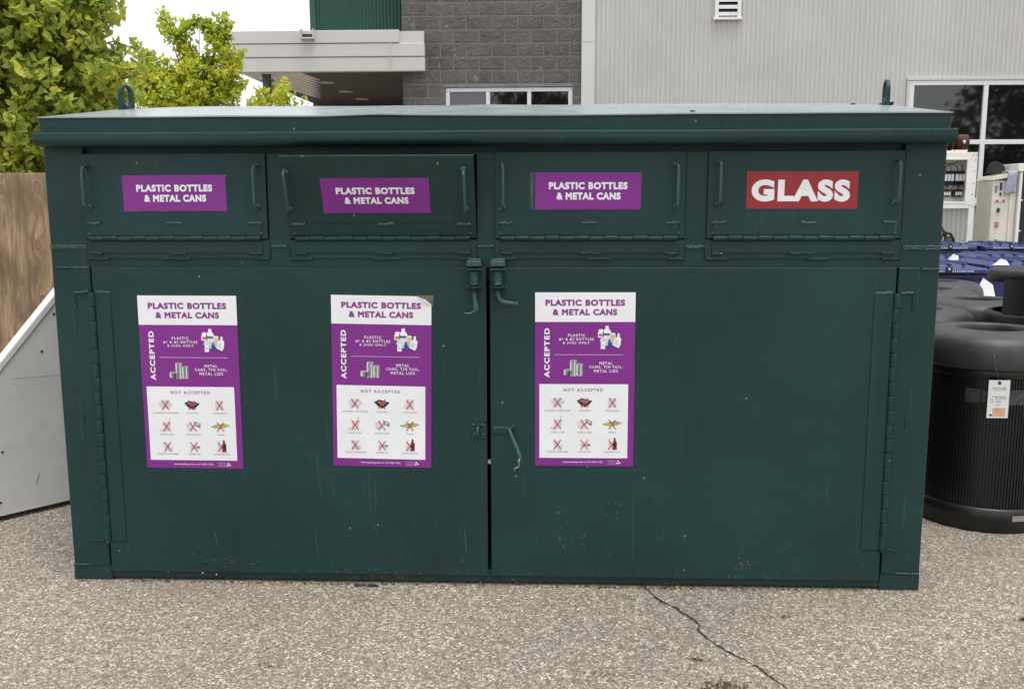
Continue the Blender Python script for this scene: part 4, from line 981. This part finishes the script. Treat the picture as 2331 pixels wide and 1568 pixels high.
# ------------------------------------------------------------ electrical cabinets by the window
EC = thing('electrical_cabinet', 'open cream cabinet on legs with black fuse blocks and wires inside', 'cabinet', (7.3, 9.2, 0))
c = MB(); cx0, cx1, yf = 6.95, 7.655, 9.0
c.box(cx0, cx1, yf, yf+.02, 2.135, 2.222, 0, .003); c.box(cx0, cx1, yf, yf+.02, 1.495, 1.575, 0, .003); c.box(7.548, cx1, yf, yf+.02, 1.575, 2.135, 0, .003); c.box(cx0, cx0+.1, yf, yf+.02, 1.575, 2.135, 0, .003)
c.box(cx0+.05, 7.60, yf+.26, yf+.28, 1.52, 2.20); c.box(7.585, 7.60, yf+.02, yf+.26, 1.52, 2.2); c.box(cx0+.05, cx0+.065, yf+.02, yf+.26, 1.52, 2.2); c.box(cx0+.065, 7.585, yf+.02, yf+.26, 2.185, 2.2); c.box(cx0+.065, 7.585, yf+.02, yf+.26, 1.52, 1.535)
c.box(7.525, 7.548, yf-.006, yf+.014, 1.56, 2.15, 0, .002); c.box(cx0+.1, 7.525, yf-.006, yf+.014, 2.125, 2.15, 0, .002); c.box(cx0+.1, 7.525, yf-.006, yf+.014, 1.56, 1.585, 0, .002)
c.box(cx0, 7.36, yf+.03, yf+.25, 2.205, 2.325, 0, .005); c.box(7.365, 7.53, yf+.03, yf+.25, 2.205, 2.262, 0, .005)
for x, z in ((7.60, 2.19), (7.64, 2.19), (7.63, 2.12), (7.625, 1.98), (7.62, 1.82), (7.615, 1.68), (7.585, 1.535), (7.625, 1.535)): c.tube([(x, yf-.004, z), (x, yf+.001, z)], .008, 8, 1)
c.build('housing', [M['cab_white'], M['ink_mid']], EC)
for x in (6.97, 7.585):
    lgm = MB(); lgm.box(x, x+.072, yf+.001, yf+.06, 0, 1.494, 0, .003); lgm.build('leg', M['cab_white'], EC)
for bx, nb in ((7.17, 3), (7.32, 3), (7.47, 3)):
    fu = MB()
    for k_ in range(nb):
        x = bx+k_*.045; fu.box(x-.016, x+.018, yf+.18, yf+.26, 1.84, 1.99, 0, .003); fu.box(x-.0165, x+.0165, yf+.140, yf+.18, 1.855, 1.945, 1, .004); fu.box(x-.012, x+.016, yf+.19, yf+.26, 1.80, 1.84, 0)
    fu.box(bx-.02, bx+.09, yf+.18, yf+.26, 1.645, 1.745, 0, .003)
    for k_ in range(3): fu.ball((bx+.012+k_*.030, yf+.17, 1.69), .018, 1, 8, 5, (.8, .6, 1.6))
    for k_ in range(5):
        x = bx+k_*.02; fu.tube([(x, yf+.17, 1.80), (x+.01, yf+.13, 1.775), (x-.008, yf+.14, 1.75), (x+.01, yf+.17, 1.74)], .0055, 6, (2, 0, 2, 4, 3)[k_])
    fu.tube([(bx+.02, yf+.2, 1.98), (bx-.01, yf+.15, 2.05), (bx-.09, yf+.15, 2.08), (bx-.16, yf+.18, 2.03)], .005, 6, 0); fu.tube([(bx+.08, yf+.2, 1.98), (bx+.06, yf+.15, 2.06), (bx-.02, yf+.15, 2.095), (bx-.12, yf+.18, 2.07)], .005, 6, 0)
    fu.build('fuse_block', [M['ink_black'], M['white_print'], M['ink_red'], M['rubber'], M['cloth']], EC)
CC = thing('control_cabinet', 'tall cream control cabinet with small buttons under a draped cloth', 'cabinet', (8.05, 9.2, 0))
c = MB(); c.box(7.875, 8.135, 9.0, 9.45, .02, 1.86, 0, .006); c.box(8.10, 8.122, 8.985, 8.998, .05, 1.80, 0, .003); c.box(8.135, 8.20, 9.03, 9.45, .02, 1.92, 0, .004)
c.build('housing', M['cab_cream'], CC)
c = MB(); c.add([(7.855, 8.96, 1.862), (8.15, 8.96, 1.905), (8.15, 9.46, 1.905), (7.855, 9.46, 1.862), (7.875, 8.96, 1.905), (8.15, 8.96, 1.955), (8.15, 9.46, 1.955), (7.875, 9.46, 1.905)], [(3, 2, 1, 0), (4, 5, 6, 7), (0, 1, 5, 4), (1, 2, 6, 5), (2, 3, 7, 6), (3, 0, 4, 7)]); c.build('lid', M['cab_cream'], CC)
BM = [M['ink_black'], M['ink_red'], M['ink_mid'], M['ink_light'], M['ink_orange'], M['ink_cream']]
bt = MB(); bt.box(7.905, 7.935, 8.992, 9.0, 1.70, 1.79, 2); bt.build('label_plate', BM, CC)
bt = MB(); bt.box(7.965, 7.99, 8.985, 9.0, 1.73, 1.83, 0, .003); bt.build('meter', BM, CC)
bt = MB(); bt.box(7.97, 7.985, 8.985, 9.0, 1.66, 1.70, 0); bt.build('key_switch', BM, CC)
for k_ in range(5):
    bt = MB(); bt.box(7.905+k_*.028, 7.925+k_*.028, 8.988, 9.0, 1.575, 1.608, (3, 1, 3, 3, 1)[k_]); bt.build('button', BM, CC)
bt = MB(); bt.box(7.95, 7.975, 8.97, 9.0, 1.44, 1.50, 0, .003); bt.build('selector_knob', BM, CC)
bt = MB(); bt.box(7.935, 7.978, 8.98, 9.0, 1.25, 1.32, 4, .004); bt.build('stop_button', BM, CC)
bt = MB(); bt.box(7.945, 7.98, 8.985, 9.0, .95, 1.09, 2, .003); bt.build('door_handle', BM, CC)
RK = thing('equipment_rack', 'tall cream framed rack with a dark navy front panel by the window', 'rack', (8.5, 9.2, 0))
c = MB(); c.box(8.205, 8.245, 8.98, 9.5, .02, 1.97, 0, .004); c.box(8.80, 8.85, 8.98, 9.5, .02, 1.97, 0, .004); c.box(8.17, 8.87, 8.96, 9.5, 1.972, 2.075, 0, .006); c.box(8.245, 8.80, 9.3, 9.5, .02, 1.97, 0); c.build('frame', M['cab_white'], RK)
c = MB(); c.box(8.246, 8.799, 9.0, 9.28, .05, 1.95, 0, .004)
for z in (1.6, 1.2, .8): c.ball((8.262, 8.997, z), .012, 1)
c.build('front_panel', [M['panel_navy'], M['white_print']], RK)
# cloth, grey box, machine with hose
cl = MB(); vs = []; cols_ = 7; rows_ = 12
for j in range(rows_+1):
    for i in range(cols_+1):
        u = i/cols_; v = j/rows_; wv = .012*math.sin(u*9+v*2)
        if v < .3: vs.append((8.03+u*.10+v*.05, 9.08-.42*v*.9, 1.97+.004*math.sin(u*7)+.012*u))
        else: vs.append((8.045-(v-.3)*.06+u*(.10+.03*v), 8.945+wv*.8-.006, 1.966-(v-.3)*.42+.02*u))
nn_ = (cols_+1)
cl.add(vs, [(j*nn_+i, j*nn_+i+1, (j+1)*nn_+i+1, (j+1)*nn_+i) for j in range(rows_) for i in range(cols_)], 0, True)
co_ = cl.build('cleaning_cloth', M['cloth'], None, (8.06, 8.95, 1.95), label='pale blue cloth draped over the control cabinet edge', category='cloth')
sm_ = co_.modifiers.new('thickness', 'SOLIDIFY'); sm_.thickness = .006
gb = MB(); gb.prism([(7.93, 1.957), (8.07, 1.962), (8.12, 1.99), (8.10, 2.05), (8.04, 2.10), (8.0, 2.115), (7.96, 2.07), (7.94, 2.0)], 9.2, 9.36)
gb.build('grey_bundle', M['dark_metal'], None, (8.0, 9.28, 1.95), label='dark grey bundle lying on the control cabinet lid', category='bundle')
MC = thing('black_machine', 'black covered machine with a ribbed grey hose under the open cabinet', 'machine', (7.2, 9.6, 0))
c = MB()
def lump(mb, cx_, cy_, cz_, rx, ry, rz_, mi=0):
    st = len(mb.v); mb.ball((0, 0, 0), 1, mi, 20, 12)
    for q in range(st, len(mb.v)):
        v = Vector(mb.v[q]); k_ = 1+.18*noise.noise(v*1.9+Vector((cx_, 0, 3))); e = max(abs(v.x), abs(v.y), abs(v.z)); v = v*(.55+.45/e)*k_; mb.v[q] = (cx_+v.x*rx, cy_+v.y*ry, cz_+v.z*rz_)
lump(c, 7.10, 9.75, .62, .27, .25, .64); c.box(7.02, 7.42, 9.5, 9.8, 1.32, 1.475, 0, .01); c.box(7.44, 7.455, 9.5, 9.55, 1.18, 1.36)
c.build('cover', M['black_pl'], MC)
c = MB(); c.tube([(7.12, 9.4, 1.40), (7.22, 9.38, 1.41), (7.30, 9.38, 1.36), (7.38, 9.38, 1.26), (7.45, 9.38, 1.15), (7.49, 9.38, 1.0), (7.5, 9.38, .6)], .022, 10); c.box(7.27, 7.32, 9.35, 9.37, 1.375, 1.40, 1)
c.tube([(7.36, 9.30, 1.06), (7.38, 9.30, 1.13), (7.44, 9.30, 1.165), (7.50, 9.30, 1.145), (7.54, 9.30, 1.07), (7.54, 9.3, .8)], .018, 10, 2); c.ball((7.47, 9.31, 1.06), .06, 3, 10, 6)
c.build('hose', [M['rubber'], M['white_print'], M['black_pl'], M['rubber']], MC)

# ------------------------------------------------------------ navy carts
CT = thing('recycling_cart', 'navy recycling cart nearest the hooded trash can in the cart rows', 'cart', (5.35, 4.55, 0), 'navy carts lined up by the building')
c = MB(); x, y = 5.35, 4.55
def frustum(mb, x0, x1, y0, y1, z0, z1, tx, ty, mi=0):
    mb.add([(x0+tx, y0+ty, z0), (x1-tx, y0+ty, z0), (x1-tx, y1-ty, z0), (x0+tx, y1-ty, z0), (x0, y0, z1), (x1, y0, z1), (x1, y1, z1), (x0, y1, z1)], [(3, 2, 1, 0), (4, 5, 6, 7), (0, 1, 5, 4), (1, 2, 6, 5), (2, 3, 7, 6), (3, 0, 4, 7)], mi)
frustum(c, x-.29, x+.29, y-.33, y+.33, .08, .93, .05, .07)
c.box(x-.315, x+.315, y-.365, y+.345, .915, .945, 0, .005); c.box(x-.32, x+.32, y-.375, y+.35, .97, .995, 0, .005); frustum(c, x-.30, x+.30, y-.335, y+.33, .93, 1.0, 0, 0)
for k_ in range(5): c.box(x-.24+k_*.12, x-.235+k_*.12, y-.362, y-.352, .935, .96)
body_ = c.build('body', M['cart'], CT)
c = MB()      # lid, domed towards the middle with a front lip
nx, ny = 12, 12; vs = []
for j in range(ny+1):
    for i in range(nx+1):
        u = -1+2*i/nx; v = -1+2*j/ny
        vs.append((x+u*.335, y-.01+v*.375, 1.045+.020*(1-u**4)*(1-v**4)+(.014 if abs(u) < .78 and abs(v) < .78 else 0)))
t0 = len(vs); vs += [(a, b_, 1.016) for a, b_, z in vs]
fs = [(j*(nx+1)+i, j*(nx+1)+i+1, (j+1)*(nx+1)+i+1, (j+1)*(nx+1)+i) for j in range(ny) for i in range(nx)]
ring = list(range(nx+1))+[j*(nx+1)+nx for j in range(1, ny+1)]+[ny*(nx+1)+i for i in range(nx-1, -1, -1)]+[j*(nx+1) for j in range(ny-1, 0, -1)]
c.add(vs, fs, 0, False); c.add([vs[i] for i in ring]+[vs[i+t0] for i in ring], [(i, i+len(ring), (i+1) % len(ring)+len(ring), (i+1) % len(ring)) for i in range(len(ring))], 0)
c.box(x-.325, x+.325, y-.425, y-.384, 1.010, 1.048, 0, .007); c.box(x-.335, x-.315, y-.38, y+.34, 1.005, 1.052, 0, .005); c.box(x+.315, x+.335, y-.38, y+.34, 1.005, 1.052, 0, .005)
for q in (-.18, -.06, .06, .18): c.box(x+q-.008, x+q+.008, y-.33, y+.30, 1.07, 1.086, 0, .004)
for k_ in range(24):
    if k_ not in (11, 12): c.box(x-.22+k_*.018, x-.22+k_*.018+.012, y-.4272, y-.4252, 1.022, 1.036, 1)
c.build('lid', [M['cart'], M['cart_txt']], CT)
c = MB(); c.box(x-.028, x+.028, y-.442, y-.426, 1.012, 1.066, 0, .004); c.ball((x, y-.442, 1.045), .011, 1, 8, 5); c.build('gravity_lock', [M['ink_black'], M['ink_light']], CT)
c = MB(); c.tube([(x-.24, y+.34, .985), (x-.24, y+.41, 1.0), (x+.24, y+.41, 1.0), (x+.24, y+.34, .985)], .016, 8); c.build('handle', M['cart'], CT)
for s_ in (-1, 1):
    c = MB(); c.tube([(x+s_*.27, y+.28, .13), (x+s_*.33, y+.28, .13)], .13, 20); c.build('wheel', M['black_pl'], CT)
cl_ = ['navy recycling cart in the middle row beside the green container', 'navy recycling cart in the middle row at the right edge of the photo', 'navy recycling cart in front of the open cream cabinet', 'navy recycling cart in front of the tall control cabinet', 'navy recycling cart behind the hooded trash can, turned slightly']
for (cx_, cy_, rz_), lb in zip([(5.70, 5.75, 0), (6.58, 6.0, .02), (6.93, 8.35, 0), (7.67, 8.4, .03), (6.17, 5.0, .06)], cl_): dup(CT, (cx_, cy_, 0), rz_, lb)
# papers on the carts
def sheet(pts, label):
    s_ = MB(); s_.add(pts, [(0, 1, 2, 3)]); cc = sum((Vector(p) for p in pts), Vector())/4
    o_ = s_.build('paper_tag', M['paper'], None, cc, label=label, category='paper tag', group='paper tags on the carts')
    q = o_.modifiers.new('thickness', 'SOLIDIFY'); q.thickness = .002
sheet([(5.80, 5.31, 1.02), (5.93, 5.31, 1.02), (5.94, 5.34, 1.085), (5.89, 5.34, 1.105)], 'white paper tag standing up behind the nearest navy cart')
sheet([(5.50, 3.95, .86), (5.68, 3.95, .78), (5.66, 4.0, .93), (5.58, 4.0, .985)], 'white paper tag hanging at the right of the nearest navy cart')
sheet([(5.90, 4.56, 1.05), (6.05, 4.56, 1.05), (6.03, 4.58, 1.09), (5.98, 4.58, 1.105)], 'pale paper tag behind the hooded trash can')

# ------------------------------------------------------------ black trash cans
def ribs(mb, cx_, cy_, r, z0, z1, n_=140):
    vs = []
    for z in (z0, z1):
        for k_ in range(n_):
            for q, rr in ((0, r-.007), (.30, r-.007), (.36, r), (.94, r)):
                a = 2*math.pi*(k_+q)/n_; vs.append((cx_+rr*math.cos(a), cy_+rr*math.sin(a), z))
    m4 = n_*4; mb.add(vs, [(i, (i+1) % m4, (i+1) % m4+m4, i+m4) for i in range(m4)], 0)
TC = thing('trash_can', 'black ribbed round trash can with a white paper tag hanging on it', 'trash can', (4.29, 1.02, 0), 'black round trash cans')
x, y = 4.29, 1.02
c = MB(); ribs(c, x, y, .318, .118, .765)
c.lathe([(.0, .0), (.322, .0), (.328, .01), (.328, .05), (.332, .056), (.330, .112), (.318, .121)], x, y, 64, 0)
c.lathe([(.306, .765), (.322, .766), (.326, .772), (.326, .806), (.320, .812)], x, y, 64, 0)
c.build('body', M['can_body'], TC)
c = MB(); c.lathe([(.328, .806), (.342, .809), (.346, .82), (.349, .85), (.347, .885), (.338, .918), (.320, .945), (.296, .962), (.268, .970), (.24, .973), (.20, .974), (.178, .976), (.168, .9785), (.160, .977), (.155, .970), (.152, .955), (.151, .92), (.151, .80)], x, y, 72, 0)
c.build('lid', M['can_lid'], TC)
c = MB(); c.lathe([(.28, .10), (.28, .79), (.0, .79)], x, y, 24); c.build('liner', M['inside'], TC)
for lb, cx_, cy_ in (('plain black trash can half hidden by the container edge', 4.245, 1.93), ('black trash can with open hole beside the hooded can', 4.86, 2.46), ('black trash can in the third row against the container edge', 4.83, 3.20), ('farthest black trash can just below the nearest navy cart', 5.15, 3.86)): dup(TC, (cx_, cy_, 0), random.uniform(0, 6), lb)
c = MB(); x0, y0 = 4.204, .722       # nameplate on the near can's base
def onc(a, r, z): return (x+r*math.cos(a), y+r*math.sin(a), z)
def band(mb, a0, a1, r, z0, z1, n_=10, mi=0):
    vs = [onc(a0+(a1-a0)*k_/n_, r, z) for z in (z0, z1) for k_ in range(n_+1)]; mb.add(vs, [(k_, k_+1, n_+2+k_, n_+1+k_) for k_ in range(n_)], mi, True)
band(c, R(-87), R(-76), .3335, .066, .094); c.build('nameplate', M['silver'], TC)
c = MB()
for a0, a1, z0, z1 in ((-131, -119, .644, .712), (-118, -112, .650, .708), (-111, -100, .645, .712), (-99, -60, .642, .715)): band(c, R(a0), R(a1), .3195, z0, z1)
c.build('label_residue', M['tape'], TC)
# tag
TG = MB(); tx0, tx1, tz0, tz1, ty = 4.146, 4.246, .583, .767, .685
TG.prism([(tx0, tz0), (tx1, tz0), (tx1, tz1), (tx0, tz1)], ty, ty+.0012, 0)
tw_, th_ = tx1-tx0, tz1-tz0
TXf = lambda u: tx0+(u-345)/(800-345)*tw_
TZf = lambda v: tz1-(v-405)/(1240-405)*th_
def tr_(u0, v0, u1, v1, mi, l_=1): TG.poly([(TXf(u0), TZf(v1)), (TXf(u1), TZf(v1)), (TXf(u1), TZf(v0)), (TXf(u0), TZf(v0))], ty-.0003*l_, mi)
def tt(s_, u0, u1, v, h_, mi): lettering(TG, s_, TXf((u0+u1)/2), TZf(v), (u1-u0)/455*tw_, h_/835*th_, ty-.0003, mi, .01, 1.1, 2, depth=.0002)
for k_, rr in ((1, 38), (2, 20)): TG.poly([(TXf(573+rr*math.cos(a*.4)), TZf(467+rr*math.sin(a*.4))) for a in range(16)][::-1], ty-.0003*k_, 5 if k_ == 1 else 2)
tt('Surplus Store', 425, 620, 568, 30, 1); tt('and Recycling', 425, 620, 603, 30, 1); tr_(425, 630, 620, 636, 3)
for u, v in ((690, 563), (648, 594), (697, 613)): TG.poly([(TXf(u+18*math.cos(a*.7)), TZf(v+16*math.sin(a*.7))) for a in range(9)][::-1], ty-.0003, 2)
tr_(430, 762, 720, 775, 1); tt('Date:', 400, 480, 835, 26, 2); tt('9-17-19', 510, 735, 815, 46, 2); tt('Price:', 400, 485, 888, 26, 2); tt('$20.-', 530, 660, 878, 40, 2); tr_(500, 935, 640, 942, 3); tr_(500, 960, 620, 965, 3)
tr_(460, 1018, 740, 1205, 4); tr_(500, 1040, 650, 1050, 6, 2); tr_(520, 1080, 600, 1092, 6, 2); tr_(400, 1155, 455, 1200, 2)
TG.tube([(TXf(573), ty-.001, TZf(467)), (4.181, .686, .80), (4.166, .682, .845), (4.161, .686, .89)], .0009, 5, 3)
TG.build('price_tag', [M['paper'], M['ink_grey'], M['ink_black'], M['ink_mid'], M['peach'], M['ink_brown'], M['ink_orange']], None, (4.2, ty, .67), label='white price tag with a peach sticker hanging on the nearest trash can', category='tag')
# hooded can
HC = thing('hooded_trash_can', 'tall black hooded trash can with a side opening at the right edge', 'trash can', (4.915, 1.74, 0))
x, y = 4.915, 1.74
c = MB(); ribs(c, x, y, .295, .118, .84); c.lathe([(0, 0), (.285, 0), (.297, .05), (.298, .112), (.29, .119)], x, y, 48); c.lathe([(.287, .84), (.305, .845), (.308, .88)], x, y, 48); c.build('body', M['can_body'], HC)
c = MB()
c.lathe([(.303, .86), (.308, .88), (.308, .955), (.304, .970), (.292, .976), (.270, .976), (.268, .9)], x, y, 64)
c.lathe([(.284, 1.150), (.300, 1.152), (.303, 1.19), (.300, 1.208), (.290, 1.218), (.26, 1.223), (.15, 1.228), (0, 1.230)], x, y, 64); c.lathe([(.284, 1.150), (0, 1.148)], x, y, 64)
for a0, a1 in ((R(200), R(466)),):
    for r_ in (.302, .284): c.lathe([(r_, .975), (r_, 1.172)], x, y, 40, 0, True, a0, a1)
    for a in (a0, a1):
        ca_, sa_ = math.cos(a), math.sin(a); c.add([(x+.284*ca_, y+.284*sa_, .975), (x+.302*ca_, y+.302*sa_, .975), (x+.302*ca_, y+.302*sa_, 1.172), (x+.284*ca_, y+.284*sa_, 1.172)], [(0, 1, 2, 3)])
c.build('hood', M['hood'], HC)
